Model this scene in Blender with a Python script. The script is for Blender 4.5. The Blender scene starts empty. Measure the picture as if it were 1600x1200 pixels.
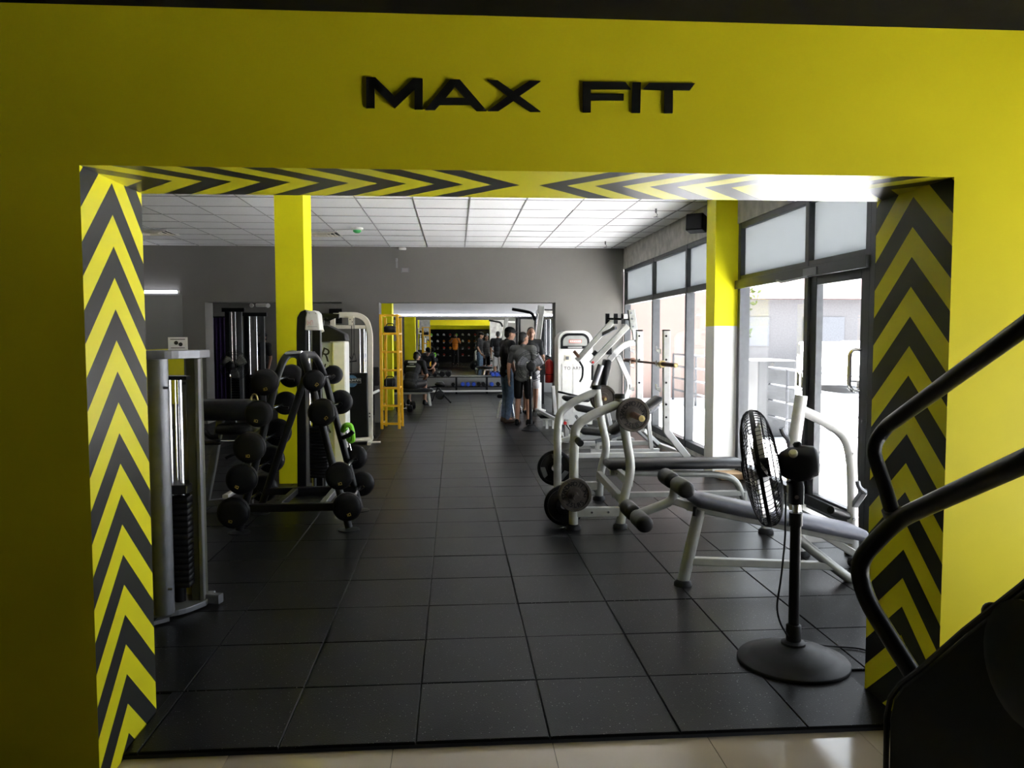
import bpy, math, random
from mathutils import Vector as V, Matrix, Quaternion
random.seed(7)
SC = bpy.context.scene
COL = SC.collection
PI = math.pi

# ------------------------------------------------------------------ camera
F_PX, YAW, PITCH, ROLL = 1238.8, 0.0720221, -0.0595599, -0.00150911
CAM = V((0, 0, 1.5))
_f = V((math.sin(YAW) * math.cos(PITCH), math.cos(YAW) * math.cos(PITCH), math.sin(PITCH)))
_r = V((math.cos(YAW), -math.sin(YAW), 0))
_u = _r.cross(_f)
RIGHT = _r * math.cos(ROLL) + _u * math.sin(ROLL)
UP = _u * math.cos(ROLL) - _r * math.sin(ROLL)
cd = bpy.data.cameras.new('camera')
cd.sensor_width = 36
cd.lens = 36 * F_PX / 1600
cd.clip_start = 0.01
cd.clip_end = 300
cam = bpy.data.objects.new('camera', cd)
COL.objects.link(cam)
cam.matrix_world = Matrix(((RIGHT.x, UP.x, -_f.x, CAM.x), (RIGHT.y, UP.y, -_f.y, CAM.y), (RIGHT.z, UP.z, -_f.z, CAM.z), (0, 0, 0, 1)))
SC.camera = cam

# ------------------------------------------------------------------ world, sun, exposure
w = bpy.data.worlds.new('world')
SC.world = w
w.use_nodes = True
bg = w.node_tree.nodes['Background']
bg.inputs['Color'].default_value = (0.86, 0.93, 1.0, 1)
bg.inputs['Strength'].default_value = 5.0
sl = bpy.data.lights.new('sun', 'SUN')
sl.energy = 122
sl.angle = 0.02
sl.color = (1.0, 0.985, 0.965)
so = bpy.data.objects.new('sun', sl)
COL.objects.link(so)
so.rotation_euler = V((0.10, -0.40, -1.0)).to_track_quat('-Z', 'Y').to_euler()
SC.view_settings.view_transform = 'Standard'
SC.view_settings.look = 'None'
SC.view_settings.gamma = 1
SC.view_settings.use_curve_mapping = False
SC.view_settings.exposure = 0.0
SC.cycles.max_bounces = 9
SC.cycles.diffuse_bounces = 5
SC.cycles.glossy_bounces = 4
SC.cycles.transparent_max_bounces = 12
SC.cycles.sample_clamp_indirect = 80
SC.cycles.caustics_reflective = False
SC.cycles.caustics_refractive = False

def portal(x, y, z, sy, sz):
    l = bpy.data.lights.new('sky_portal', 'AREA')
    l.shape = 'RECTANGLE'
    l.size, l.size_y = sz, sy
    l.cycles.is_portal = True
    o = bpy.data.objects.new('sky_portal', l)
    COL.objects.link(o)
    o.location = (x, y, z)
    o.rotation_euler = (0, PI / 2, 0)      # emits towards -X, into the room
portal(3.12, 8.7, 1.35, 10.8, 2.75)
portal(3.12, 17.6, 1.2, 6.0, 2.4)
portal(3.62, .9, .9, 2.9, 1.9)

# ------------------------------------------------------------------ geometry helpers
def ray(u, v):
    return RIGHT * ((u - 800) / F_PX) - UP * ((v - 600) / F_PX) + _f
def at(u, v, Y):                # the photograph's pixel, at depth Y
    d = ray(u, v)
    return CAM + d * (Y / d.y)
def fl(u, v, z=0.0):            # ... on a horizontal plane
    d = ray(u, v)
    return CAM + d * ((z - 1.5) / d.z)
def ax(u, v, X):                # ... on a plane X = const
    d = ray(u, v)
    return CAM + d * (X / d.x)

OFF = {}
def tag(o, label=None, cat=None, group=None, kind=None):
    if label: o['label'] = label
    if cat: o['category'] = cat
    if group: o['group'] = group
    if kind: o['kind'] = kind
    return o
def thing(name, label=None, cat=None, loc=(0, 0, 0), group=None, kind=None):
    o = bpy.data.objects.new(name, None)
    o.empty_display_size = 0.1
    COL.objects.link(o)
    o.location = loc
    OFF[o.name] = V(loc)
    return tag(o, label, cat, group, kind)

def frame_of(t, up=V((0, 0, 1))):
    t = t.normalized()
    n = up - t * t.dot(up)
    if n.length < 1e-3:
        n = V((1, 0, 0)) - t * t.x
        if n.length < 1e-3:
            n = V((0, 1, 0)) - t * t.y
    n.normalize()
    return t, n, t.cross(n)

def rounded(pts, b, n=5):
    pts = [V(p) for p in pts]
    if b <= 0 or len(pts) < 3:
        return pts
    out = [pts[0]]
    for i in range(1, len(pts) - 1):
        a, p, c = pts[i - 1], pts[i], pts[i + 1]
        d1, d2 = (a - p), (c - p)
        t = min(b, d1.length * 0.49, d2.length * 0.49)
        s, e = p + d1.normalized() * t, p + d2.normalized() * t
        for k in range(n + 1):
            q = k / n
            out.append(s * (1 - q) ** 2 + p * 2 * q * (1 - q) + e * q * q)
    out.append(pts[-1])
    return out

class MB:
    def __init__(s):
        s.v, s.f, s.m = [], [], []
    def add(s, vs, fs, m=0):
        k = len(s.v)
        s.v += [V(x) for x in vs]
        s.f += [tuple(i + k for i in f) for f in fs]
        s.m += [m] * len(fs)
        return s
    def box(s, c, d, R=None, m=0):
        c = V(c); h = [x / 2 for x in d]
        vs = [V((sx * h[0], sy * h[1], sz * h[2])) for sx in (-1, 1) for sy in (-1, 1) for sz in (-1, 1)]
        if R is not None: vs = [R @ x for x in vs]
        return s.add([c + x for x in vs], [(0, 1, 3, 2), (4, 6, 7, 5), (0, 4, 5, 1), (2, 3, 7, 6), (0, 2, 6, 4), (1, 5, 7, 3)], m)
    def bx(s, x0, x1, y0, y1, z0, z1, m=0):
        return s.box(((x0 + x1) / 2, (y0 + y1) / 2, (z0 + z1) / 2), (x1 - x0, y1 - y0, z1 - z0), None, m)
    def pad(s, c, d, R=None, ch=0.015, m=0):       # box with chamfered edges all round
        c = V(c); a, b, h = d[0] / 2, d[1] / 2, d[2] / 2
        ch = min(ch, a * .9, b * .9, h * .9)
        ring = lambda x, y, z, k: [V((-x + k, -y, z)), V((x - k, -y, z)), V((x, -y + k, z)), V((x, y - k, z)), V((x - k, y, z)), V((-x + k, y, z)), V((-x, y - k, z)), V((-x, -y + k, z))]
        L = [ring(a - ch, b - ch, -h, ch * .6), ring(a, b, -h + ch, ch), ring(a, b, h - ch, ch), ring(a - ch, b - ch, h, ch * .6)]
        vs = [p for r in L for p in r]
        if R is not None: vs = [R @ x for x in vs]
        fs = [tuple(range(7, -1, -1)), tuple(range(24, 32))]
        for i in range(3):
            for k in range(8):
                fs.append((i * 8 + k, i * 8 + (k + 1) % 8, i * 8 + 8 + (k + 1) % 8, i * 8 + 8 + k))
        return s.add([c + x for x in vs], fs, m)
    def sweep(s, pts, sec, up=V((0, 0, 1)), m=0, scl=None):
        n = len(pts)
        T = []
        for i in range(n):
            t = pts[min(i + 1, n - 1)] - pts[max(i - 1, 0)]
            T.append(t.normalized())
        _, nn, _ = frame_of(T[0], V(up))
        vs, k = [], len(sec)
        for i in range(n):
            nn = nn - T[i] * T[i].dot(nn)
            nn.normalize()
            bb = T[i].cross(nn)
            q = scl[i] if scl else 1
            vs += [pts[i] + (bb * a + nn * b) * q for a, b in sec]
        fs = []
        for i in range(n - 1):
            for j in range(k):
                fs.append((i * k + j, i * k + (j + 1) % k, (i + 1) * k + (j + 1) % k, (i + 1) * k + j))
        fs.append(tuple(range(k - 1, -1, -1)))
        fs.append(tuple((n - 1) * k + j for j in range(k)))
        return s.add(vs, fs, m)
    def tube(s, pts, r, seg=10, b=0.0, m=0, scl=None):
        P = rounded(pts, b)
        return s.sweep(P, [(r * math.cos(2 * PI * j / seg), r * math.sin(2 * PI * j / seg)) for j in range(seg)], m=m, scl=scl)
    def beam(s, pts, w, h, b=0.0, up=(0, 0, 1), m=0):
        a, c = w / 2, h / 2
        k = min(a, c) * .2
        return s.sweep(rounded(pts, b), [(-a + k, -c), (a - k, -c), (a, -c + k), (a, c - k), (a - k, c), (-a + k, c), (-a, c - k), (-a, -c + k)], V(up), m)
    def cyl(s, p, q, r, r2=None, seg=16, m=0):
        p, q = V(p), V(q)
        r2 = r if r2 is None else r2
        _, n, b = frame_of(q - p)
        ring = lambda c, R: [c + (n * math.cos(2 * PI * j / seg) + b * math.sin(2 * PI * j / seg)) * R for j in range(seg)]
        fs = [(j, (j + 1) % seg, seg + (j + 1) % seg, seg + j) for j in range(seg)]
        fs += [tuple(range(seg - 1, -1, -1)), tuple(range(seg, 2 * seg))]
        return s.add(ring(p, r) + ring(q, r2), fs, m)
    def lathe(s, prof, o, axis=(0, 0, 1), seg=24, m=0):      # prof: (radius, height along axis)
        o = V(o)
        t, n, b = frame_of(V(axis))
        vs, fs = [], []
        for r, h in prof:
            vs += [o + t * h + (n * math.cos(2 * PI * j / seg) + b * math.sin(2 * PI * j / seg)) * max(r, 1e-4) for j in range(seg)]
        for i in range(len(prof) - 1):
            for j in range(seg):
                fs.append((i * seg + j, i * seg + (j + 1) % seg, (i + 1) * seg + (j + 1) % seg, (i + 1) * seg + j))
        fs.append(tuple(range(seg - 1, -1, -1)))
        fs.append(tuple((len(prof) - 1) * seg + j for j in range(seg)))
        return s.add(vs, fs, m)
    def ell(s, c, r, R=None, seg=14, rings=9, m=0):
        c = V(c)
        vs = [V((0, 0, -r[2]))]
        for i in range(1, rings):
            a = -PI / 2 + PI * i / rings
            vs += [V((r[0] * math.cos(a) * math.cos(2 * PI * j / seg), r[1] * math.cos(a) * math.sin(2 * PI * j / seg), r[2] * math.sin(a))) for j in range(seg)]
        vs.append(V((0, 0, r[2])))
        if R is not None: vs = [R @ x for x in vs]
        fs = [(0, 1 + (j + 1) % seg, 1 + j) for j in range(seg)]
        for i in range(rings - 2):
            for j in range(seg):
                fs.append((1 + i * seg + j, 1 + i * seg + (j + 1) % seg, 1 + (i + 1) * seg + (j + 1) % seg, 1 + (i + 1) * seg + j))
        L = len(vs) - 1
        fs += [(L, 1 + (rings - 2) * seg + j, 1 + (rings - 2) * seg + (j + 1) % seg) for j in range(seg)]
        return s.add([c + x for x in vs], fs, m)
    def cap(s, p, q, r, r2=None, seg=12):           # tapered capsule
        p, q = V(p), V(q)
        r2 = r if r2 is None else r2
        s.cyl(p, q, r, r2, seg)
        s.ell(p, (r, r, r), None, seg, 7)
        return s.ell(q, (r2, r2, r2), None, seg, 7)
    def prism(s, pts, d, m=0):                      # planar 3-D outline pushed along vector d
        d = V(d); n = len(pts); pts = [V(p) for p in pts]
        fs = [tuple(range(n - 1, -1, -1)), tuple(range(n, 2 * n))]
        fs += [(i, (i + 1) % n, n + (i + 1) % n, n + i) for i in range(n)]
        return s.add(pts + [p + d for p in pts], fs, m)
    def tf(s, M):
        s.v = [M @ x for x in s.v]
        return s
    def build(s, name, mat, parent=None, smooth=True, bevel=0.0, loc=None, kind=None, angle=0.6):
        off = V((0, 0, 0))
        if parent is not None: off = OFF[parent.name]
        elif loc is not None: off = V(loc)
        if mat in (VINYL, VINYLG, WHITE, BLKMATT) and angle == .6: angle = .95
        me = bpy.data.meshes.new(name)
        me.from_pydata([x - off for x in s.v], [], s.f)
        mats = mat if isinstance(mat, (list, tuple)) else [mat]
        for k in mats: me.materials.append(k)
        if len(mats) > 1: me.polygons.foreach_set('material_index', s.m)
        if smooth:
            me.shade_smooth()
            me.set_sharp_from_angle(angle=angle)
        me.update()
        o = bpy.data.objects.new(name, me)
        COL.objects.link(o)
        if parent is not None: o.parent = parent
        elif loc is not None: o.location = off
        OFF[o.name] = off
        if bevel:
            b = o.modifiers.new('bevel', 'BEVEL'); b.width = bevel; b.segments = 2; b.limit_method = 'ANGLE'
        if kind: o['kind'] = kind
        return o

def dup(o, parent=None):
    c = o.copy()
    COL.objects.link(c)
    c.parent = parent
    OFF[c.name] = OFF[o.name]
    for ch in list(o.children): dup(ch, c)
    return c

_tx = {}
def text_geo(s, size=1.0, depth=0.0, spacing=1.0, shear=0.0, bold=0.0):
    k = (s, depth, spacing, shear, bold)
    if k not in _tx:
        cu = bpy.data.curves.new('lettering_curve', 'FONT')
        cu.body = s; cu.size = 1.0; cu.extrude = depth; cu.space_character = spacing; cu.shear = shear; cu.offset = bold
        cu.align_x = 'CENTER'; cu.align_y = 'CENTER'; cu.resolution_u = 3
        o = bpy.data.objects.new('lettering_curve', cu)
        me = o.to_mesh()
        _tx[k] = ([v.co.copy() for v in me.vertices], [tuple(p.vertices) for p in me.polygons])
        o.to_mesh_clear()
        bpy.data.objects.remove(o); bpy.data.curves.remove(cu)
    vs, fs = _tx[k]
    return [v * size for v in vs], fs
def put_text(mb, s, size, o, ux, uy, depth=0.02, **kw):
    ux, uy = V(ux).normalized(), V(uy).normalized(); uz = ux.cross(uy)
    vs, fs = text_geo(s, size, depth, **kw)
    mb.add([V(o) + ux * v.x + uy * v.y + uz * v.z for v in vs], fs)
    return mb

def strokes(mb, o, w, h, n, slant=.3):          # a line of print too small to read: a row of short strokes
    o = V(o); rnd = random.Random(n * 7 + 1)
    for k in range(n):
        x = -w / 2 + w * (k + .5) / n
        if k % 3 == 2: mb.box(o + V((x, 0, rnd.choice((-.4, 0, .4)) * h)), (w / n * .9, .002, h * .22))
        else: mb.box(o + V((x, 0, 0)), (w / n * .42, .002, h * rnd.uniform(.75, 1)), Matrix.Rotation(rnd.uniform(-slant, slant), 3, 'Y'))
    return mb
# ------------------------------------------------------------------ materials
def nodes(name):
    m = bpy.data.materials.new(name)
    m.use_nodes = True
    nt = m.node_tree
    return m, nt, nt.nodes['Principled BSDF'], nt.nodes.new, nt.links.new
def mk(name, col, rough=0.5, metal=0.0, var=0.12, scale=14.0, bump=0.0, bscale=None, spec=0.5, rvar=0.1, coat=0.0, emit=0.0):
    m, nt, p, N, L = nodes(name)
    tc = N('ShaderNodeTexCoord')
    nz = N('ShaderNodeTexNoise'); nz.inputs['Scale'].default_value = scale; nz.inputs['Detail'].default_value = 5
    L(tc.outputs['Object'], nz.inputs['Vector'])
    mr = N('ShaderNodeMapRange'); mr.inputs['From Min'].default_value = .3; mr.inputs['From Max'].default_value = .7
    L(nz.outputs['Fac'], mr.inputs['Value'])
    mx = N('ShaderNodeMix'); mx.data_type = 'RGBA'
    mx.inputs[6].default_value = (*[c * (1 - var) for c in col], 1)
    mx.inputs[7].default_value = (*[min(1, c * (1 + var)) for c in col], 1)
    L(mr.outputs['Result'], mx.inputs[0]); L(mx.outputs[2], p.inputs['Base Color'])
    m2 = N('ShaderNodeMapRange'); m2.inputs['To Min'].default_value = max(.02, rough - rvar); m2.inputs['To Max'].default_value = min(1, rough + rvar)
    L(nz.outputs['Fac'], m2.inputs['Value']); L(m2.outputs['Result'], p.inputs['Roughness'])
    p.inputs['Metallic'].default_value = metal
    p.inputs['Specular IOR Level'].default_value = spec
    if coat: p.inputs['Coat Weight'].default_value = coat
    if emit:
        p.inputs['Emission Color'].default_value = (*col, 1); p.inputs['Emission Strength'].default_value = emit
    if bump:
        n2 = N('ShaderNodeTexNoise'); n2.inputs['Scale'].default_value = bscale or scale * 8; n2.inputs['Detail'].default_value = 6
        L(tc.outputs['Object'], n2.inputs['Vector'])
        b = N('ShaderNodeBump'); b.inputs['Strength'].default_value = bump; b.inputs['Distance'].default_value = .01
        L(n2.outputs['Fac'], b.inputs['Height']); L(b.outputs['Normal'], p.inputs['Normal'])
    return m

def chevron(name, run, side, apex, period, phase, slope, tip, spec=.5):
    """stripes of black paint on yellow: along axis `run`, bent at coordinate `apex` of axis `side`; tip = +1 points up the run axis"""
    m, nt, p, N, L = nodes(name)
    tc = N('ShaderNodeTexCoord'); sp = N('ShaderNodeSeparateXYZ'); L(tc.outputs['Object'], sp.inputs[0])
    def M(op, a, b=None):
        n = N('ShaderNodeMath'); n.operation = op
        for i, x in enumerate((a, b)):
            if x is None: continue
            if isinstance(x, (int, float)): n.inputs[i].default_value = x
            else: L(x, n.inputs[i])
        return n.outputs[0]
    d = M('ABSOLUTE', M('SUBTRACT', sp.outputs[side], apex))
    if tip == 0:      # both halves point at the middle of the run
        mid, r0 = phase
        rr = M('SUBTRACT', M('ABSOLUTE', M('SUBTRACT', sp.outputs[run], mid)), r0)       # distance behind the first tip
        q = M('SUBTRACT', rr, M('MULTIPLY', d, slope))
        black = M('LESS_THAN', M('FRACT', M('DIVIDE', q, period)), 0.5)
        black = M('MULTIPLY', black, M('GREATER_THAN', q, 0.0))
    else:
        q = M('SUBTRACT', M('ADD', sp.outputs[run], M('MULTIPLY', d, slope)), phase)
        black = M('LESS_THAN', M('FRACT', M('DIVIDE', q, period)), 0.5)
    p.inputs['Specular IOR Level'].default_value = spec
    nz = N('ShaderNodeTexNoise'); nz.inputs['Scale'].default_value = 6; L(tc.outputs['Object'], nz.inputs['Vector'])
    mx = N('ShaderNodeMix'); mx.data_type = 'RGBA'
    mx.inputs[6].default_value = (.78, .72, .018, 1); mx.inputs[7].default_value = (.026, .027, .025, 1)
    L(black, mx.inputs[0]); L(mx.outputs[2], p.inputs['Base Color'])
    mr = N('ShaderNodeMapRange'); mr.inputs['To Min'].default_value = .30; mr.inputs['To Max'].default_value = .34
    L(nz.outputs['Fac'], mr.inputs['Value']); L(mr.outputs['Result'], p.inputs['Roughness'])
    return m

def rubber(name):
    m, nt, p, N, L = nodes(name)
    tc = N('ShaderNodeTexCoord'); ge = N('ShaderNodeNewGeometry')
    vo = N('ShaderNodeTexVoronoi'); vo.inputs['Scale'].default_value = 95
    L(ge.outputs['Position'], vo.inputs['Vector'])
    sz = N('ShaderNodeSeparateColor'); L(vo.outputs['Color'], sz.inputs[0])
    def M(op, a, b):
        n = N('ShaderNodeMath'); n.operation = op
        for i, x in enumerate((a, b)):
            if isinstance(x, (int, float)): n.inputs[i].default_value = x
            else: L(x, n.inputs[i])
        return n.outputs[0]
    fleck = M('MULTIPLY', M('LESS_THAN', vo.outputs['Distance'], M('MULTIPLY', sz.outputs[1], 0.20)), M('GREATER_THAN', sz.outputs[0], 0.50))
    n1 = N('ShaderNodeTexNoise'); n1.inputs['Scale'].default_value = 2.2; n1.inputs['Detail'].default_value = 8; n1.inputs['Roughness'].default_value = .7
    L(ge.outputs['Position'], n1.inputs['Vector'])
    oi = N('ShaderNodeObjectInfo')
    v = M('ADD', M('MULTIPLY', n1.outputs['Fac'], .7), M('MULTIPLY', oi.outputs['Random'], .3))
    cr = N('ShaderNodeMix'); cr.data_type = 'RGBA'
    cr.inputs[6].default_value = (.0030, .0030, .0033, 1); cr.inputs[7].default_value = (.0095, .0088, .0085, 1)
    L(v, cr.inputs[0])
    mx = N('ShaderNodeMix'); mx.data_type = 'RGBA'; mx.inputs[7].default_value = (.20, .20, .20, 1)
    L(cr.outputs[2], mx.inputs[6]); L(fleck, mx.inputs[0]); L(mx.outputs[2], p.inputs['Base Color'])
    p.inputs['Specular IOR Level'].default_value = .085
    mr = N('ShaderNodeMapRange'); mr.inputs['To Min'].default_value = .27; mr.inputs['To Max'].default_value = .37
    L(n1.outputs['Fac'], mr.inputs['Value']); L(mr.outputs['Result'], p.inputs['Roughness'])
    n2 = N('ShaderNodeTexNoise'); n2.inputs['Scale'].default_value = 160; L(ge.outputs['Position'], n2.inputs['Vector'])
    b = N('ShaderNodeBump'); b.inputs['Strength'].default_value = .25; b.inputs['Distance'].default_value = .003
    L(n2.outputs['Fac'], b.inputs['Height']); L(b.outputs['Normal'], p.inputs['Normal'])
    return m

def thin_glass(name, refl=0.06, tint=(1, 1, 1)):
    m = bpy.data.materials.new(name); m.use_nodes = True
    nt = m.node_tree; nt.nodes.clear(); N, L = nt.nodes.new, nt.links.new
    o = N('ShaderNodeOutputMaterial'); t = N('ShaderNodeBsdfTransparent'); g = N('ShaderNodeBsdfGlossy'); mx = N('ShaderNodeMixShader')
    t.inputs[0].default_value = (*tint, 1); g.inputs['Roughness'].default_value = .02
    nz = N('ShaderNodeTexNoise'); nz.inputs['Scale'].default_value = 1.5
    mr = N('ShaderNodeMapRange'); mr.inputs['To Min'].default_value = refl * .7; mr.inputs['To Max'].default_value = refl * 1.3
    L(nz.outputs['Fac'], mr.inputs['Value']); L(mr.outputs['Result'], mx.inputs[0])
    L(t.outputs[0], mx.inputs[1]); L(g.outputs[0], mx.inputs[2]); L(mx.outputs[0], o.inputs['Surface'])
    return m
def frosted(name, col):
    m = bpy.data.materials.new(name); m.use_nodes = True
    nt = m.node_tree; nt.nodes.clear(); N, L = nt.nodes.new, nt.links.new
    o = N('ShaderNodeOutputMaterial'); t = N('ShaderNodeBsdfTranslucent'); d = N('ShaderNodeBsdfDiffuse'); mx = N('ShaderNodeMixShader')
    nz = N('ShaderNodeTexNoise'); nz.inputs['Scale'].default_value = 3
    cm = N('ShaderNodeMix'); cm.data_type = 'RGBA'; cm.inputs[6].default_value = (*[c * .95 for c in col], 1); cm.inputs[7].default_value = (*col, 1)
    L(nz.outputs['Fac'], cm.inputs[0]); L(cm.outputs[2], t.inputs[0]); L(cm.outputs[2], d.inputs[0])
    mx.inputs[0].default_value = .35
    L(t.outputs[0], mx.inputs[1]); L(d.outputs[0], mx.inputs[2]); L(mx.outputs[0], o.inputs['Surface'])
    return m

YEL = mk('yellow_paint', (.66, .575, .010), .5, spec=.16, var=.05, scale=2.5, bump=.04, bscale=60)
YEL_POST = mk('yellow_pillar_paint', (.80, .75, .012), .5, spec=.12, var=.05, scale=3)
YEL_STEEL = mk('yellow_steel', (.80, .44, .01), .4, var=.1)
CHEV_L = chevron('chevron_left', 2, 1, 2.932, .222, 1.489 - .222 * 10, .97, 1, .14)
CHEV_R = chevron('chevron_right', 2, 1, 2.937, .227, 1.462 - .227 * 10, .87, 1, .3)
CHEV_T = chevron('chevron_lintel', 0, 1, 2.937, .2065, (.277, .036), .86, 0)
RUB = rubber('rubber_tile')
RUBDARK = mk('rubber_edge', (.010, .010, .011), .8)
PORC = mk('porcelain_tile', (.42, .35, .26), .08, var=.06, scale=3, rvar=.03)
GROUT = mk('grout', (.10, .085, .07), .8)
GREYW = mk('grey_wall_paint', (.168, .162, .148), .75, spec=.25, var=.05, scale=1.5)
GREYL = mk('light_grey_paint', (.24, .24, .24), .7, var=.05, scale=2)
CONC = mk('bare_concrete', (.42, .41, .39), .85, var=.25, scale=7, bump=.25, bscale=40)
WHITEW = mk('white_wall_paint', (.74, .74, .72), .7, var=.04, scale=2)
DARKC = mk('dark_ceiling_paint', (.006, .0055, .005), .8, spec=.1)
PLANT = mk('grey_render', (.05, .052, .055), .85, var=.2, scale=5)
ROOFR2 = mk('shop_wall', (.19, .185, .19), .8)
CEIL = mk('ceiling_board', (.73, .73, .735), .9, var=.04, scale=60, bump=.08, bscale=220)
CEILG = mk('grid_shade', (.27, .27, .27), .6)  # dark tone stands in for the shadow along the ceiling bars
PANEL = mk('panel_diffuser', (.88, .88, .88), .5, var=.01)
ALU = mk('dark_aluminium', (.045, .048, .052), .4, .4, var=.15)
GLASS = thin_glass('window_glass')
FROST = frosted('frosted_film', (.385, .40, .405))
CHROME = mk('chrome', (.75, .75, .76), .14, 1.0, var=.05, rvar=.05)
STEEL = mk('silver_paint', (.31, .315, .295), .42, .3, var=.14, scale=9)
STEELW = mk('silver_paint_light', (.52, .52, .51), .42, .2, var=.10, scale=9)
GREYSTEEL = mk('grey_steel', (.17, .175, .19), .38, .5, var=.12)
OLIVE = mk('dark_olive_steel', (.07, .07, .045), .5, .3, var=.1)
BLACK = mk('black_paint', (.006, .006, .007), .36, var=.2, spec=.28)
BLKMATT = mk('black_plastic', (.007, .007, .008), .5, var=.2, spec=.17)
VINYL = mk('black_vinyl', (.009, .009, .010), .42, var=.2, spec=.25, scale=30, bump=.1, bscale=300)
VINYLG = mk('grey_vinyl', (.085, .088, .115), .5, var=.12, scale=25, bump=.1, bscale=260)
IRON = mk('cast_iron', (.055, .047, .040), .48, .5, var=.3, scale=25, bump=.15, bscale=120)
RUST = mk('rusty_bar', (.16, .085, .055), .5, .6, var=.4, scale=40, bump=.2, bscale=160)
BRASS = mk('worn_brass', (.62, .50, .22), .35, .9, var=.15)
LETTER = mk('letter_black', (.007, .007, .006), .6, var=.15, spec=.15)
WHITE = mk('white_enamel', (.72, .71, .67), .4, var=.06)
CREAM = mk('cream_enamel', (.70, .66, .55), .4, var=.06)
PALE = mk('pale_blue_panel', (.55, .60, .66), .5, var=.05)
RED = mk('red_paint', (.55, .02, .015), .35, var=.1)
PINK = mk('faded_red_print', (.62, .36, .33), .6, var=.2, scale=60)
REDPRINT = mk('red_print', (.65, .06, .05), .5)
INK = mk('black_ink', (.015, .015, .018), .6)
GREEN = mk('green_plastic', (.25, .75, .03), .45)
GREEND = mk('green_lamp', (.05, .45, .12), .4)
BLUE = mk('blue_rubber', (.02, .07, .45), .45)
BLUES = mk('blue_print', (.06, .16, .28), .6, var=.5, scale=40)
GOLD = mk('gold_print', (.45, .33, .06), .5)
PURPLE = mk('purple_cloth', (.045, .018, .10), .8, var=.3, scale=12)
PAPER = mk('paper', (.72, .72, .74), .7, var=.03)
SKIN = mk('skin_tan', (.36, .19, .12), .55, var=.08, scale=8)
SKIN2 = mk('skin_brown', (.27, .135, .085), .55, var=.08, scale=8)
HAIR = mk('dark_hair', (.012, .010, .009), .6, var=.3, scale=60)
TEEB = mk('black_cotton', (.013, .013, .015), .85, var=.25, scale=20)
TEEG = mk('grey_cotton', (.085, .088, .085), .85, var=.15, scale=20)
TEEO = mk('orange_cotton', (.75, .25, .02), .85, var=.1, scale=20)
DENIM = mk('blue_denim', (.075, .12, .19), .85, var=.3, scale=18)
SHORTW = mk('white_cotton', (.55, .55, .56), .85, var=.1)
LEATHER = mk('brown_leather', (.06, .035, .022), .5)
PAVE = mk('pale_concrete_ground', (.50, .50, .505), .9, var=.1, scale=1.2)
ASPH = mk('car_park_asphalt', (.17, .17, .175), .9, var=.2, scale=1.0)
SALMON = mk('salmon_wall', (.22, .155, .135), .85, var=.05, scale=1)
LEAFM = mk('leaf', (.06, .09, .025), .7, var=.4, scale=3)
BARK = mk('bark', (.10, .07, .05), .9)
CARD = mk('cardboard', (.42, .28, .16), .8)
RAILM = mk('rail_steel', (.045, .048, .055), .5, .0)
ROOFR = mk('red_roof', (.12, .06, .058), .7)

m, nt, p, N, L = nodes('mirror_glass')
p.inputs['Base Color'].default_value = (.86, .88, .87, 1); p.inputs['Metallic'].default_value = 1
nz = N('ShaderNodeTexNoise'); nz.inputs['Scale'].default_value = .8
mr = N('ShaderNodeMapRange'); mr.inputs['To Min'].default_value = .0; mr.inputs['To Max'].default_value = .012
L(nz.outputs['Fac'], mr.inputs['Value']); L(mr.outputs['Result'], p.inputs['Roughness'])
MIRROR = m
def lamp_mat(name, col, strength):
    m, nt, p, N, L = nodes(name)
    p.inputs['Base Color'].default_value = (.8, .8, .8, 1)
    p.inputs['Emission Color'].default_value = (*col, 1); p.inputs['Emission Strength'].default_value = strength
    return m
LED = lamp_mat('led_tube_glow', (.86, .88, 1.0), 15.0)

# ================================================================== THE SETTING
def struct(o): o['kind'] = 'structure'; return o
LZ = -0.025                     # lobby floor level; the rubber mats lie 25 mm above it
YF, YB = 2.69, 3.20             # front and back face of the yellow wall
XL, XR, ZT = -1.205, 1.745, 2.055
ZC = 3.06                       # gym ceiling
YW, YW2 = 14.0, 14.45           # back wall of the first hall
XW = 3.0                        # window wall
YM = 21.3                       # mirror wall

# --- rubber floor: tiles of half a metre with open joints
floor = struct(thing('floor', 'black speckled rubber tile floor of the gym hall', 'floor'))
sub = MB().bx(-6.2, 3.0, YB, YM, -.10, -.012).bx(XL, XR, 2.876, YB, -.10, -.012)
sub.build('underlay', RUBDARK, floor)
X0, Y0 = -0.1526, 2.8746
def tile_mesh(sx, sy):
    mb = MB(); g = .0022; c = .003
    a, b = sx / 2 - g, sy / 2 - g
    vs = [(-a, -b, -.011), (a, -b, -.011), (a, b, -.011), (-a, b, -.011), (-a, -b, -c), (a, -b, -c), (a, b, -c), (-a, b, -c),
          (-a + c, -b + c, 0), (a - c, -b + c, 0), (a - c, b - c, 0), (-a + c, b - c, 0)]
    fs = [(8, 9, 10, 11)] + [(i, (i + 1) % 4, 4 + (i + 1) % 4, 4 + i) for i in range(4)] + [(4 + i, 4 + (i + 1) % 4, 8 + (i + 1) % 4, 8 + i) for i in range(4)]
    return mb.add(vs, fs)
TM = None
rest = MB()
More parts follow.
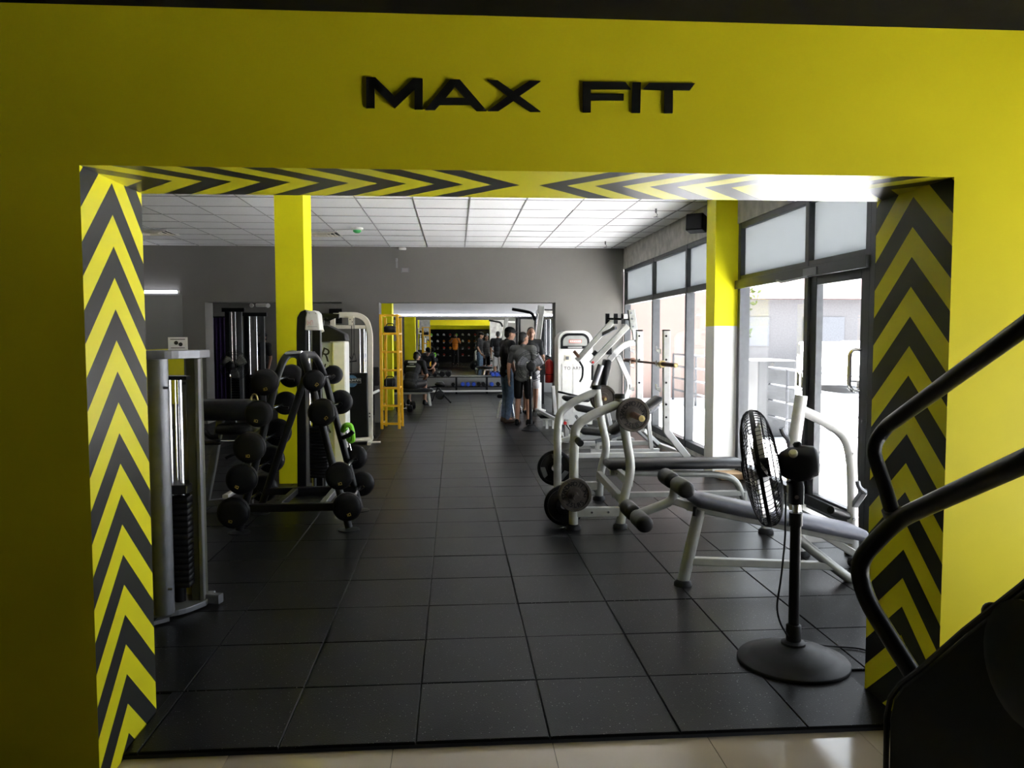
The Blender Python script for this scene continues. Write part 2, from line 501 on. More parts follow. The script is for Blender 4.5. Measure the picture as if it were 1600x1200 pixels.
for j in range(0, 37):
    for i in range(-12, 7):
        xa, xb = X0 + .5 * i, X0 + .5 * (i + 1)
        ya, yb = Y0 + .5 * j, Y0 + .5 * (j + 1)
        lo, hi = (XL, XR) if j == 0 else (-6.1, 3.0)
        xa, xb = max(xa, lo), min(xb, hi)
        yb = min(yb, YM)
        if xb - xa < .03: continue
        c = V(((xa + xb) / 2, (ya + yb) / 2, random.uniform(-.0012, .0006)))
        full = abs(xb - xa - .5) < 1e-4 and abs(yb - ya - .5) < 1e-4
        near = j <= 14 and i >= -8 and xa > -(ya * .42 + .75)
        R = Matrix.Rotation(random.uniform(-.0018, .0018), 3, 'X')
        if near:
            if full and TM is not None:
                o = TM.copy(); COL.objects.link(o); o.parent = floor; OFF[o.name] = V((0, 0, 0))
            else:
                o = tile_mesh(xb - xa, yb - ya).build('tile', RUB, floor, smooth=False)
                if full: TM = o
            o.location = c
            o.rotation_euler = (random.uniform(-.002, .002), random.uniform(-.002, .002), 0)
        else:
            t = tile_mesh(xb - xa, yb - ya)
            rest.add([c + v for v in t.v], t.f)
rest.build('distant_tile', RUB, floor, smooth=False, kind='stuff')

# --- lobby floor: glossy porcelain
lobby = struct(thing('floor_lobby', 'glossy beige porcelain tile floor in front of the opening', 'floor'))
MB().bx(-4.2, 3.6, -5.5, 3.19, -.2, LZ - .004).build('bed', GROUT, lobby)
rest = MB()
for i in range(-7, 7):
    for j in range(15):
        xa, yb = -.236 + .5945 * i, 3.10 - .5945 * j
        xa2, ya = min(xa + .5945, 3.6), yb - .5945
        if j == 0: xa, xa2 = max(xa, XL), min(xa2, XR)
        if xa2 - xa < .02 or ya < -5.6: continue
        mb = MB().bx(xa + .0012, xa2 - .0012, max(ya, -5.5) + .0012, yb - .0012, LZ - .008, LZ)
        if j == 0 and YF < ya: pass
        if j < 3 and -4 <= i <= 4: mb.build('tile', PORC, lobby, smooth=False)
        else: rest.add(mb.v, mb.f)
rest.build('distant_tile', PORC, lobby, smooth=False, kind='stuff')

# --- the yellow wall with its wide opening
mb = MB()
def quad(a, b, c, d, m): mb.add([a, b, c, d], [(0, 1, 2, 3)], m)
zb, zt = -.2, 3.3
for y, flip in ((YF, 0), (YB, 1)):
    for x0, x1, z0, z1 in ((-6.2, XL, zb, zt), (XL, XR, ZT, zt), (XR, 3.6, zb, zt)):
        q = [(x0, y, z0), (x1, y, z0), (x1, y, z1), (x0, y, z1)]
        if flip and z1 == zt and z0 == zb:
            for za_, zb_2, mi in ((zb, 1.3, 0 if x0 < 0 else 4), (1.3, zt, 4)):
                mb.add([(x0, y, za_), (x1, y, za_), (x1, y, zb_2), (x0, y, zb_2)], [(3, 2, 1, 0)], mi)
        else: mb.add(q, [(3, 2, 1, 0) if flip else (0, 1, 2, 3)], 0)
mb.add([(XL, YF, zb), (XL, YB, zb), (XL, YB, ZT), (XL, YF, ZT)], [(0, 1, 2, 3)], 1)
mb.add([(XR, YF, zb), (XR, YB, zb), (XR, YB, ZT), (XR, YF, ZT)], [(3, 2, 1, 0)], 2)
mb.add([(XL, YF, ZT), (XR, YF, ZT), (XR, YB, ZT), (XL, YB, ZT)], [(3, 2, 1, 0)], 3)
mb.add([(-6.2, YF, zt), (3.6, YF, zt), (3.6, YB, zt), (-6.2, YB, zt)], [(0, 1, 2, 3)], 0)
mb.add([(3.6, YF, zb), (3.6, YB, zb), (3.6, YB, zt), (3.6, YF, zt)], [(0, 1, 2, 3)], 0)
mb.add([(-6.2, YF, zb), (-6.2, YB, zb), (-6.2, YB, zt), (-6.2, YF, zt)], [(3, 2, 1, 0)], 0)
wf = struct(mb.build('wall_front', [YEL, CHEV_L, CHEV_R, CHEV_T, CONC], smooth=False))
wf['label'] = 'yellow wall with a wide opening edged in black chevrons'

# --- lobby shell (behind and beside the viewer)
def block(name, mat, label, *boxes):
    mb = MB()
    for b in boxes: mb.bx(*b)
    o = mb.build(name, mat, smooth=False)
    o['label'] = label
    return struct(o)
block('ceiling_lobby', DARKC, 'dark painted lobby ceiling', (-4.2, 3.6, -5.5, YF, 2.56, 2.7))
block('wall_left_lobby', WHITEW, 'unseen lobby wall, white to bounce light', (-4.3, -4.2, -5.5, YF, -.2, 2.7))  # out of view; made white to bounce light onto the yellow wall's left side
block('wall_rear', YEL, 'yellow rear wall of the lobby', (-4.3, 3.6, -5.6, -5.5, -.2, 2.7))
block('wall_right_lobby', GREYW, 'lobby wall around the glass front', (3.6, 3.75, -5.6, -.6, -.2, 2.7), (3.6, 3.75, 2.25, YF, -.2, 2.7),
      (3.6, 3.75, -.6, 2.25, 1.75, 2.7))

# --- gym shell
wb = MB()
XA0, XA1, XB0, XB1, ZO = -4.27, -1.95, -1.312, 1.784, 2.103
for x0, x1, z0 in ((-6.2, XA0, -.1), (XA0, XA1, ZO), (XA1, XB0, -.1), (XB0, XB1, ZO), (XB1, XW, -.1)):
    wb.bx(x0, x1, YW, YW2, z0, 3.2)
o = struct(wb.build('wall_back', GREYW, smooth=False)); o['label'] = 'grey wall at the end of the hall with two openings'
block('wall_left', GREYW, 'grey side wall of the gym', (-6.3, -6.2, YB, YM, -.1, 3.2))
block('wall_left_band', YEL, 'yellow painted band along the side wall', (-6.2, -6.19, YB, YW, 0.0, 1.25))
block('wall_far', GREYL, 'pale wall behind the long mirror', (-2.0, 3.3, YM, YM + .15, -.1, 3.2))
block('wall_far_left', GREYW, 'grey wall behind the cable machines', (-6.2, -2.0, 18.6, 18.75, -.1, 3.2), (-2.1, -2.0, 18.75, YM, -.1, 3.2))
block('ceiling_rear_hall', CEIL, 'ceiling of the rear hall', (-6.2, XW, YW2, YM, ZC, 3.2))
block('wall_right', CONC, 'bare concrete beam and kerb of the window wall', (XW, 3.25, YB, YM, 2.69, 3.2), (XW, 3.25, YB, 5.62, -.1, .05), (XW, 3.25, 6.6, YM, -.1, .05))
block('pillar_left', YEL_POST, 'yellow square pillar behind the barbell rack', (-1.80, -1.515, 8.20, 8.65, 0, ZC))
o = MB().bx(2.765, 3.05, 8.3, 8.6, 0.0, 1.61, 0).bx(2.765, 3.05, 8.3, 8.6, 1.61, ZC, 1)
o = struct(o.build('pillar_right', [WHITEW, YEL_POST], smooth=False)); o['label'] = 'pillar between the windows, yellow above and white below'
block('pillar_rear', YEL_POST, 'yellow pillar in the rear hall behind the ladder shelf', (-1.62, -1.27, 16.3, 16.7, 0, ZC))

# --- ceiling boards; the grid is coloured dark to carry its shadow lines
ceil = struct(thing('ceiling', 'suspended ceiling of pale square boards', 'ceiling'))
MB().bx(-6.2, XW, YB, YW, ZC + .012, 3.2).build('grid_shade', CEILG, ceil, smooth=False)
GX, GY = .645, .664
CT = None
rest = MB()
for i in range(-10, 5):
    for j in range(-9, 8):
        xa, xb = max(.184 + GX * i, -6.2), min(.184 + GX * (i + 1), XW)
        ya, yb = max(9.13 + GY * j, YB), min(9.13 + GY * (j + 1), YW)
        if xb - xa < .05 or yb - ya < .05: continue
        c = V(((xa + xb) / 2, (ya + yb) / 2, ZC + .006))
        if ya > 8.0:
            full = abs(xb - xa - GX) < 1e-3 and abs(yb - ya - GY) < 1e-3
            if full and CT is not None and (i, j) != (1, 2):
                o = CT.copy(); COL.objects.link(o); o.parent = ceil
            else:
                o = MB().box((0, 0, 0), (xb - xa - .013, yb - ya - .013, .012)).build('ceiling_tile', PANEL if (i, j) == (1, 2) else CEIL, ceil, smooth=False)
                if full and (i, j) != (1, 2): CT = o
            o.location = c + V((0, 0, random.uniform(-.002, .002)))
            o.rotation_euler = (random.uniform(-.003, .003), random.uniform(-.003, .003), 0)
        else:
            rest.box(c, (xb - xa - .013, yb - ya - .013, .012))
gb = MB()
for i in range(-10, 6):
    x = .184 + GX * i
    if -6.15 < x < XW: gb.box((x, (YB + YW) / 2, ZC - .002), (.014, YW - YB, .008))
for j in range(-9, 9):
    y = 9.13 + GY * j
    if YB + .05 < y < YW - .05: gb.box(((XW - 6.2) / 2, y, ZC - .0015), (XW + 6.2, .014, .007))
gb.build('grid_bars', CEILG, ceil, smooth=False, kind='stuff')
rest.build('distant_ceiling_tile', CEIL, ceil, smooth=False, kind='stuff')

# --- windows of the right wall
XP = 3.06
def window(name, label, ys, z0=.05, z1=2.69, zt=(2.06, 2.14), frost=True, skip=()):
    w = struct(thing(name, label, 'window', (XP, (ys[0] + ys[-1]) / 2, z0)))
    a, b = ys[0], ys[-1]
    for z, h in ((z0 + .045, .09), (z1 - .03, .06)) + (((sum(zt) / 2, zt[1] - zt[0]),) if zt else ()):
        MB().bx(XP - .05, XP + .05, a, b, z - h / 2, z + h / 2).build('rail', ALU, w, bevel=.004)
    for y in ys:
        y = min(max(y, a + .035), b - .035)
        MB().bx(XP - .056, XP + .056, y - .035, y + .035, z0, z1).build('mullion', ALU, w, bevel=.004)
    for k in range(len(ys) - 1):
        ya, yb = ys[k] + .03, ys[k + 1] - .03
        top = zt[0] if zt else z1 - .05
        if k not in skip: MB().bx(XP - .004, XP + .004, ya, yb, z0 + .08, top + .01).build('pane', GLASS, w, smooth=False)
        if zt: MB().bx(XP - .004, XP + .004, ya, yb, zt[1] - .01, z1 - .05).build('frosted_pane', FROST if frost else GLASS, w, smooth=False)
    return w
window('window_1', 'dark framed window beside the barbell rack with frosted upper panes', [8.62, 10.18, 11.93, 13.97])
window('window_3', 'dark framed glass front beside the yellow wall', [3.24, 4.4, 5.58])
window('window_4', 'dark framed windows of the rear hall', [14.5, 15.6, 16.7, 17.8, 18.9, 20.0, 21.25], frost=False)
window('window_5', 'glass front of the lobby', [-.6, .35, 1.3, 2.25], LZ, 1.75, None).location.x = 3.66
w2 = window('window_2', 'dark framed glass front around the door with frosted upper panes', [5.58, 6.63, 8.28], skip=(0,))
MB().bx(XP - .09, XP - .05, 5.58, 8.28, 2.0, 2.09).build('door_header', ALU, w2, bevel=.004)
d1 = struct(thing('door_1', 'glass door with dark frame and tall chrome pull', 'door', (XP, 6.1, 0)))
for ya, yb in ((5.62, 5.75), (6.48, 6.60)):
    MB().bx(XP - .03, XP + .03, ya, yb, .02, 2.04).build('stile', ALU, d1, bevel=.004)
for za, zb_ in ((.02, .16), (1.93, 2.04)):
    MB().bx(XP - .03, XP + .03, 5.75, 6.48, za, zb_).build('rail', ALU, d1, bevel=.004)
MB().bx(XP - .004, XP + .004, 5.74, 6.49, .15, 1.94).build('pane', GLASS, d1, smooth=False)
for k, dx in enumerate((-.10, .10)):
    MB().tube([(XP, 5.72, 1.40), (XP + dx, 5.76, 1.40), (XP + dx, 5.76, 1.09), (XP, 5.72, 1.09)], .016, 10, .06).build('pull_handle', CHROME, d1)
MB().bx(XP - .10, XP - .04, 6.35, 6.60, 2.01, 2.07).tube([(XP - .1, 6.5, 2.0), (XP - .16, 6.9, 1.98), (XP - .08, 7.2, 2.02)], .01, 6).build('door_closer', GREYSTEEL, d1)

# --- mirrors
mr = MB().bx(-1.98, 2.98, YM - .012, YM - .001, .47, 2.03)
tag(mr.build('wall_mirror', MIRROR, smooth=False), 'long frameless mirror behind the dumbbell rack in the rear hall', 'mirror')
tag(MB().bx(-5.9, -4.64, YW - .012, YW - .001, .35, 2.22).build('wall_mirror', MIRROR, smooth=False), 'tall mirror on the grey wall under a short lamp tube, left of the openings', 'mirror')
def led(name, p, q, label):
    t = thing(name, label, 'lamp', p)
    p, q = V(p), V(q)
    MB().cyl(p, q, .021, None, 10).build('tube', LED, t)
    MB().beam([p + V((0, .025, 0)), q + V((0, .025, 0))], .03, .03).build('housing', WHITE, t)
    d = (q - p).normalized() * .03
    MB().cyl(p - d, p, .022).build('end_cap', WHITE, t); MB().cyl(q, q + d, .022).build('end_cap', WHITE, t)
led('lamp_tube', (-1.75, YM - .06, 2.08), (2.85, YM - .06, 2.08), 'long glowing lamp tube above the mirror of the rear hall')
led('lamp_tube', (-5.9, YW - .06, 2.27), (-4.70, YW - .06, 2.27), 'short glowing lamp tube above the mirror at far left')

# --- outdoors
g = MB().bx(3.25, 8.0, -30, 90, -.3, -.12)
o = struct(g.build('ground', PAVE, smooth=False)); o['label'] = 'pale sunlit paving outside the windows'
o = struct(MB().bx(8.0, 70, -30, 90, -.3, -.13).build('ground_car_park', ASPH, smooth=False)); o['label'] = 'grey car park beyond the paving outside'
rl = thing('railing', 'grey steel railing outside the glass door', 'railing', (5.0, 9.2, -.12))
for z in (1.0, .74, .49, .24):
    MB().cyl((5.0, 6.2, z), (5.0, 12.3, z), .022 if z > .9 else .016, None, 8).build('rail', RAILM, rl)
for y in (6.4, 8.0, 9.4, 10.7, 11.6):
    MB().cyl((5.0, y, -.12), (5.0, y, 1.0), .024, None, 8).build('post', RAILM, rl)
rl = thing('railing', 'grey steel railing in front of the salmon wall outside', 'railing', (5.6, 16.5, -.12))
for z in (1.05, .75, .45, .15):
    MB().cyl((5.6, 14.2, z), (5.6, 20, z), .025, None, 8).build('rail', RAILM, rl)
for y in (14.3, 16.2, 18.1, 20.0):
    MB().cyl((5.6, y, -.12), (5.6, y, 1.05), .028, None, 8).build('post', RAILM, rl)
tag(MB().pad((5.15, 12.85, .50), (.62, 1.0, 1.24), None, .02).build('planter_wall', PLANT, loc=(5.15, 12.85, -.12)), 'low grey concrete block at the end of the railing outside', 'wall')
b = thing('building', 'salmon coloured building wing outside the far windows', 'building', (7.0, 22, -.12))
MB().bx(4.6, 6.4, 20.6, 28, -.12, 7).build('wall', SALMON, b, smooth=False)
MB().prism([(6.4, 20.6, -.12), (6.9, 20.6, -.12), (6.4, 20.6, 7)], (0, .5, 0)).build('buttress', SALMON, b, smooth=False)
b = thing('building', 'white shop row with a red roof across the car park', 'building', (22, 40, -.12))
MB().bx(12, 40, 40, 46, -.12, 3.4).build('wall', ROOFR2, b, smooth=False)
MB().prism([(11.5, 39.2, 3.4), (11.5, 46.5, 3.4), (11.5, 43, 5.0)], (29, 0, 0)).build('roof', ROOFR, b, smooth=False)
for x in range(14, 38, 4): MB().bx(x, x + 2.2, 39.93, 40.02, 1.0, 2.5).build('window', GREYSTEEL, b, smooth=False)
def car(loc, rz, label, paint):
    t = thing('car', label, 'car', (0, 0, 0))
    side = [(-2.1, .35), (-2.15, .75), (-1.9, .95), (-1.0, 1.02), (-.5, 1.42), (.9, 1.45), (1.6, 1.05), (2.1, .95), (2.15, .4)]
    MB().prism([(x, -.8, z) for x, z in side], (0, 1.6, 0)).build('body', paint, t, bevel=.06)
    for s in (-.81, .81):
        MB().prism([(x, s, z) for x, z in ((-.85, 1.03), (-.42, 1.36), (.82, 1.38), (1.3, 1.05))], (0, .01, 0)).build('side_window', BLKMATT, t)
        for x in (-1.3, 1.3): MB().cyl((x, s * .93, .32), (x, s * 1.02, .32), .32, None, 18).build('wheel', BLKMATT, t)
    t.location = loc; t.rotation_euler.z = rz
car((11.6, 24.0, -.12), 1.2, 'white car parked beyond the railing outside', WHITE)
car((15.5, 29.0, -.12), 1.2, 'dark car parked behind the white one outside', GREYSTEEL)
tr = thing('tree', 'leafy green tree outside the window beside the pillar', 'tree', (9.2, 27, -.12))
MB().tube([(9.2, 27, -.12), (9.25, 27, 1.5), (9.1, 27.1, 3)], .12, 8).tube([(9.25, 27, 1.5), (8.8, 27, 2.6)], .07, 6).build('trunk', BARK, tr)
lf = MB()
for k in range(1500):
    while True:
        d = V((random.uniform(-1, 1), random.uniform(-1, 1), random.uniform(-1, 1)))
        if .35 < d.length < 1: break
    c = V((9.1, 27, 2.6)) + V((d.x * 1.5, d.y * 1.3, d.z * 1.7)) * (.8 + .2 * math.sin(7 * d.x + 5 * d.z))
    u = V((random.gauss(0, 1), random.gauss(0, 1), random.gauss(0, 1))).normalized(); t_, n_, b_ = frame_of(u)
    s_ = random.uniform(.07, .14)
    lf.add([c - t_ * s_, c + n_ * s_ * .5, c + t_ * s_, c - n_ * s_ * .5, c + b_ * .01], [(0, 1, 4), (1, 2, 4), (2, 3, 4), (3, 0, 4)])
lf.build('foliage', LEAFM, tr, smooth=False, kind='stuff')
tag(MB().pad((2.93, 8.13, .035), (.34, .22, .07), None, .008).build('cardboard_box', CARD, loc=(2.93, 8.13, 0)), 'flat brown cardboard box at the foot of the window pillar', 'box')

# --- fittings on ceiling and walls
sp = thing('loudspeaker', 'black loudspeaker hung on the concrete beam beside the window pillar', 'loudspeaker', (2.9, 9.35, 2.75))
c = at(1087, 349, 9.3)
R = Matrix.Rotation(-.5, 3, 'Z') @ Matrix.Rotation(-.15, 3, 'X')
MB().prism([c + R @ V(q) for q in ((-.10, -.09, -.105), (.10, -.09, -.10), (.10, -.09, .10), (-.10, -.09, .095))], R @ V((.02, .17, 0))).build('cabinet', BLKMATT, sp, bevel=.012)
MB().box(c + R @ V((0, -.095, 0)), (.17, .012, .17), R).build('grille', VINYL, sp)
MB().tube([c + R @ V((.03, .05, 0)), (2.99, 9.42, 2.84)], .012, 6).build('bracket', BLKMATT, sp)
def vent(u, v, label):
    c = fl(u, v, ZC)
    t = thing('ceiling_vent', label, 'vent', (c.x, c.y, ZC))
    for k in range(4):
        a = .26 - k * .06
        m_ = MB()
        for s in (-1, 1):
            m_.box((c.x + s * a, c.y, ZC - .012 - k * .006), (.045, 2 * a + .045, .006), Matrix.Rotation(s * .5, 3, 'Y'))
            m_.box((c.x, c.y + s * a, ZC - .012 - k * .006), (2 * a + .045, .045, .006), Matrix.Rotation(-s * .5, 3, 'X'))
        m_.build('louvre', CREAM if k else WHITE, t)
    MB().box((c.x, c.y, ZC - .006), (.5, .5, .008)).build('backing', BLKMATT, t)
vent(502, 364, 'square louvred air vent in the ceiling right of the yellow pillar')
vent(240, 362, 'square louvred air vent in the ceiling near the left jamb')
c = fl(558, 356, ZC)
t = thing('smoke_detector', 'small green and white detector on the ceiling', 'detector', (c.x, c.y, ZC))
MB().lathe([(.085, 0), (.085, -.02), (.06, -.035)], (c.x, c.y, ZC)).build('base', WHITE, t)
MB().lathe([(.06, -.035), (.058, -.055), (.03, -.075), (0, -.078)], (c.x, c.y, ZC)).build('lens', GREEND, t)
for u, v, s in ((1025, 326, 'nearest the window beam'), (946, 377, 'near the end wall')):
    c = fl(u, v, ZC)
    t = thing('sprinkler_head', 'small sprinkler head hanging from the ceiling ' + s, 'sprinkler', (c.x, c.y, ZC))
    MB().cyl((c.x, c.y, ZC), (c.x, c.y, ZC - .05), .012, None, 8).tube([(c.x, c.y, ZC - .05), (c.x + .02, c.y, ZC - .075), (c.x, c.y, ZC - .1)], .004, 5).build('stem', GREYSTEEL, t)
    MB().lathe([(.03, 0), (.03, .004)], (c.x, c.y, ZC - .104), seg=10).build('deflector', GREYSTEEL, t)
c = at(620, 411, YW)
t = thing('wall_bracket', 'slim empty white wall bracket on the grey end wall', 'bracket', (c.x, YW, c.z))
MB().box((c.x, YW - .006, c.z), (.03, .012, .17)).build('plate', GREYL, t)
MB().box((c.x, YW - .05, c.z + .05), (.03, .08, .05)).build('arm', GREYL, t)
c = at(633, 422, YW)
t = thing('wall_outlet', 'small grey double outlet on the end wall beside the bracket', 'outlet', (c.x, YW, c.z))
MB().box((c.x, YW - .004, c.z), (.12, .008, .07)).build('plate', GREYL, t)
MB().box((c.x - .06, YW - .012, c.z), (.015, .012, .08)).box((c.x + .06, YW - .012, c.z), (.015, .012, .08)).build('clip', GREYSTEEL, t)
c = at(629, 390, YW)
tag(MB().pad((c.x, YW - .045, 3.025), (.13, .08, .04), None, .01).build('alarm_sounder', WHITE, loc=(c.x, YW, 3.0)), 'small white box where the end wall meets the ceiling', 'sounder')
c = at(405, 477, 18.58)
t = thing('emergency_light', 'white twin-head emergency light on the grey wall beyond the left opening', 'lamp', (c.x, 18.6, c.z))
MB().pad((c.x + .05, 18.55, c.z), (.24, .08, .08), None, .015).build('case', WHITE, t)
MB().lathe([(.03, 0), (.05, .05), (.05, .06)], (c.x - .13, 18.53, c.z), (-.4, -1, -.2)).build('lamp_head', WHITE, t)
MB().lathe([(.03, 0), (.05, .05), (.05, .06)], (c.x + .2, 18.53, c.z), (.4, -1, -.2)).build('lamp_head', WHITE, t)

# --- letters of the wall sign: raised black letters on the yellow wall
def letter(ch, *polys):
    def P(a, b): q = at(500 + a / 2.5, 80 + b / 2.5, YF - .009); return q
    first = [P(*q) for q in polys[0]]
    cx = sum(q.x for q in first) / len(first); cz = min(q.z for q in first)
    mb = MB()
    for po in polys: mb.prism([P(*q) for q in po], (0, .009, 0))
    o = mb.build('sign_letter', LETTER, smooth=False, loc=(cx, YF, cz))
    return tag(o, 'raised black letter %s of the wall sign above the opening' % ch, 'letter', 'letters of the wall sign')
letter('M', [(180, 101), (216, 101), (291, 176), (364, 106), (401, 106), (401, 226), (369, 226), (369, 147), (292, 221), (213, 143), (213, 221), (180, 221)])
letter('A', [(410, 228), (508, 110), (527, 110), (527, 137), (490, 182), (467, 208), (449, 228)], [(527, 110), (546, 110), (651, 232), (612, 232), (588, 208), (567, 182), (527, 137)], [(490, 182), (567, 182), (588, 208), (467, 208)])
letter('X', [(655, 112), (694, 113), (755, 156), (818, 115), (862, 116), (779, 174), (862, 235), (822, 235), (757, 192), (697, 232), (655, 232), (734, 174)])
letter('F', [(1027, 119), (1193, 120), (1215, 148), (1058, 147), (1058, 165), (1187, 166), (1187, 191), (1058, 190), (1058, 237), (1027, 237)])
letter('I', [(1222, 121), (1254, 121), (1251, 239), (1219, 239)])
letter('T', [(1286, 123), (1466, 125), (1446, 151), (1379, 150), (1378, 241), (1346, 241), (1347, 150), (1262, 148)])

# ================================================================== EQUIPMENT ON THE LEFT
def bolts(pts, d, r, parent, mat=None, h=.008):
    d = V(d).normalized()
    for q in pts: MB().cyl(V(q), V(q) + d * h, r, r * .8, 8).build('bolt', mat or BLKMATT, parent)

# --- cable column with weight stack, just inside the left jamb
t = thing('cable_column', 'grey steel cable column with chrome guide rods beside the left chevron jamb', 'gym machine', (-1.5, 4.4, 0))
a = at(247, 600, 4.28); b = at(310, 600, 4.50)
ZTOP = 1.385
MB().tube([(a.x, a.y, .03), (a.x, a.y, ZTOP)], .052, 16).build('upright', GREYSTEEL, t)
MB().bx(b.x - .050, b.x - .002, b.y - .05, b.y + .09, .02, ZTOP).build('side_channel', OLIVE, t, bevel=.004)
MB().bx(b.x - .004, b.x + .018, b.y - .055, b.y - .01, .02, ZTOP).build('upright', GREYSTEEL, t, bevel=.004)
def arc_plate(z, th, nm):
    pts = [V((a.x - .07, a.y + .30, z)), V((a.x - .07, a.y - .02, z))]
    for k in range(9):
        q = k / 8
        pts.append(V((a.x - .07, a.y - .02, z)).lerp(V((b.x + .03, b.y - .06, z)), q) + V((.02, -.055, 0)) * math.sin(PI * q))
    pts += [V((b.x + .03, b.y + .12, z))]
    MB().prism(pts, (0, 0, th)).build(nm, GREYSTEEL, t, smooth=False, bevel=.003)
arc_plate(ZTOP, .045, 'top_plate')
arc_plate(.008, .03, 'base_plate')
for u, yy, r in ((267, 4.42, .012), (275.5, 4.50, .006), (283.5, 4.42, .012)):
    q = at(u, 680, yy)
    MB().cyl((q.x, yy, .30), (q.x, yy, 1.275), r, None, 10).build('guide_rod', CHROME, t)
q = at(292, 680, 4.56)
MB().cyl((q.x, 4.58, .03), (q.x, 4.58, 1.28), .030, None, 14).build('rear_post', STEEL, t)
q = at(277, 680, 4.44)
MB().bx(q.x - .075, q.x + .075, 4.38, 4.52, 1.27, 1.29).build('rod_plate', BLACK, t)
for k in range(15):
    MB().pad((q.x - .005, 4.45, .15 + k * .0335), (.15, .17, .031), None, .004).build('weight_plate', BLKMATT, t)
MB().pad((q.x - .005, 4.45, .675), (.15, .17, .05), None, .006).build('head_plate', BLACK, t)
MB().cyl((q.x - .01, 4.45, .01), (q.x - .01, 4.45, .14), .03, None, 12).build('rubber_stop', BLKMATT, t)
bolts([at(256, 606, 4.25), at(262, 920, 4.25)], (1, -.3, 0), .008, t, GREYSTEEL, .03)
bolts([at(290, 599, 4.53)], (-1, -.3, 0), .008, t, GREYSTEEL, .03)
q = fl(322, 957)
MB().beam([(b.x - .05, b.y + .02, .035), (b.x + .10, b.y - .02, .035)], .05, .05).build('foot', GREYSTEEL, t)
MB().prism([(a.x - .01, a.y - .07, .009), (a.x + .05, a.y - .07, .009), (a.x - .01, a.y - .13, .009)], (0, 0, .02)).build('foot', GREYSTEEL, t)
# card on top
t2 = thing('sign_card', 'small white card with two black dumbbell pictures on the cable column', 'card', (-1.5, 4.38, ZTOP + .045))
cc = at(278, 539, 4.36)
w_, h_ = .098, .07
ux = V((1, .12, 0)).normalized()
cz = ZTOP + .045 + h_ / 2
cc.z = cz
MB().box(cc, (w_, .004, h_), Matrix.Rotation(.12, 3, 'Z')).build('card', PAPER, t2)
pr_ = MB()
fn = V((.12, -1, 0)).normalized() * .0028
for dx, dz in ((-.008, .005), (.014, -.003)):
    pr_.lathe([(.0105, 0), (.0105, .0008)], cc + ux * dx + V((0, 0, dz)) + fn, fn, 14)
pr_.box(cc + V((0, 0, .024)) + fn, (.075, .0012, .004), Matrix.Rotation(.12, 3, 'Z')).box(cc + V((0, 0, -.022)) + fn, (.07, .0012, .003), Matrix.Rotation(.12, 3, 'Z'))
pr_.build('print', INK, t2)

# --- padded machine behind the cable column
Yp = 7.0
t = thing('padded_bench', 'bench with thick black pads and slanted grey legs left of the barbell rack', 'gym bench', (-2.0, Yp, 0))
A, B = at(300, 640, Yp), at(398, 640, Yp)
MB().pad(((A.x + B.x) / 2, Yp, (A.z + B.z) / 2), (B.x - A.x, .34, .165), None, .03).build('arm_pad', VINYL, t)
A, B = at(340, 670, Yp - .1), at(398, 668, Yp - .1)
MB().pad(((A.x + B.x) / 2, Yp - .05, A.z), (B.x - A.x, .30, .085), None, .02).build('seat_pad', VINYL, t)
MB().beam([at(345, 655, Yp), at(334, 720, Yp), at(322, 782, Yp)], .06, .06, .02).build('leg', GREYSTEEL, t)
MB().beam([at(392, 655, Yp), at(384, 782, Yp)], .05, .05).build('leg', GREYSTEEL, t)
MB().beam([at(318, 787, Yp), at(345, 784, Yp), at(395, 784, Yp)], .06, .055).build('base_beam', GREYSTEEL, t)
MB().beam([at(352, 776, Yp - .3), at(366, 768, Yp - .1)], .05, .03).build('foot', WHITE, t)
MB().tube([at(308, 664, Yp - .2), at(318, 671, Yp - .2), at(328, 684, Yp - .2), at(342, 682, Yp - .2)], .022, 10, .06).build('handle', BLACK, t)
MB().pad(at(330, 691, Yp - .2), (.19, .10, .04), None, .015).build('handle_pad', BLACK, t)
MB().cyl(at(345, 689, Yp - .25), at(368, 689, Yp - .25), .010, None, 8).build('chrome_pin', CHROME, t)
MB().tube([at(353, 716, Yp - .2), at(362, 711, Yp - .2), at(372, 708, Yp - .2)], .014, 8).build('pop_pin', BLACK, t)
MB().tube([at(391, 630, Yp), at(393, 620, Yp), at(397, 615, Yp), at(401, 618, Yp), at(403, 628, Yp)], .008, 8, .02).build('rim_handle', BRASS, t)
MB().cyl(at(367, 655, Yp), at(369, 664, Yp), .012).build('stem', GREYSTEEL, t)

# --- barbell rack: two leaning hairpins joined by a base
t = thing('barbell_rack', 'black tubular rack leaning together at the top, loaded with fixed barbells', 'rack', (-1.25, 6.5, 0))
FL_, RL_ = V((-1.66, 6.15, .0)), V((-1.665, 6.82, .0))
FR_, RR_ = V((-.83, 6.17, .0)), V((-.825, 6.86, .0))
up1 = [FL_ + V((0, 0, .02)), at(434, 583, 6.2), at(447, 554, 6.35), at(466, 552, 6.6), at(480, 580, 6.8), RL_ + V((0, 0, .02))]
up2 = [FR_ + V((0, 0, .02)), at(480, 574, 6.2), at(472, 554, 6.3), at(492, 554, 6.65), at(506, 584, 6.82), RR_ + V((0, 0, .02))]
MB().tube(up1, .030, 12, .12).build('side_frame', BLACK, t)
MB().tube(up2, .030, 12, .12).build('side_frame', BLACK, t)
for q in (FL_, RL_, FR_, RR_):
    MB().lathe([(.085, 0), (.085, .006), (.03, .012)], q + V((0, 0, .001)), seg=18).build('foot_plate', BLACK, t)
zb1 = .19
lx = lambda q0, q1, z: q0.lerp(q1, (z - q0.z) / (q1.z - q0.z))
fa, fb = lx(up1[0], up1[1], zb1), lx(up2[0], up2[1], zb1)
ra, rb = lx(up1[-1], up1[-2], zb1), lx(up2[-1], up2[-2], zb1)
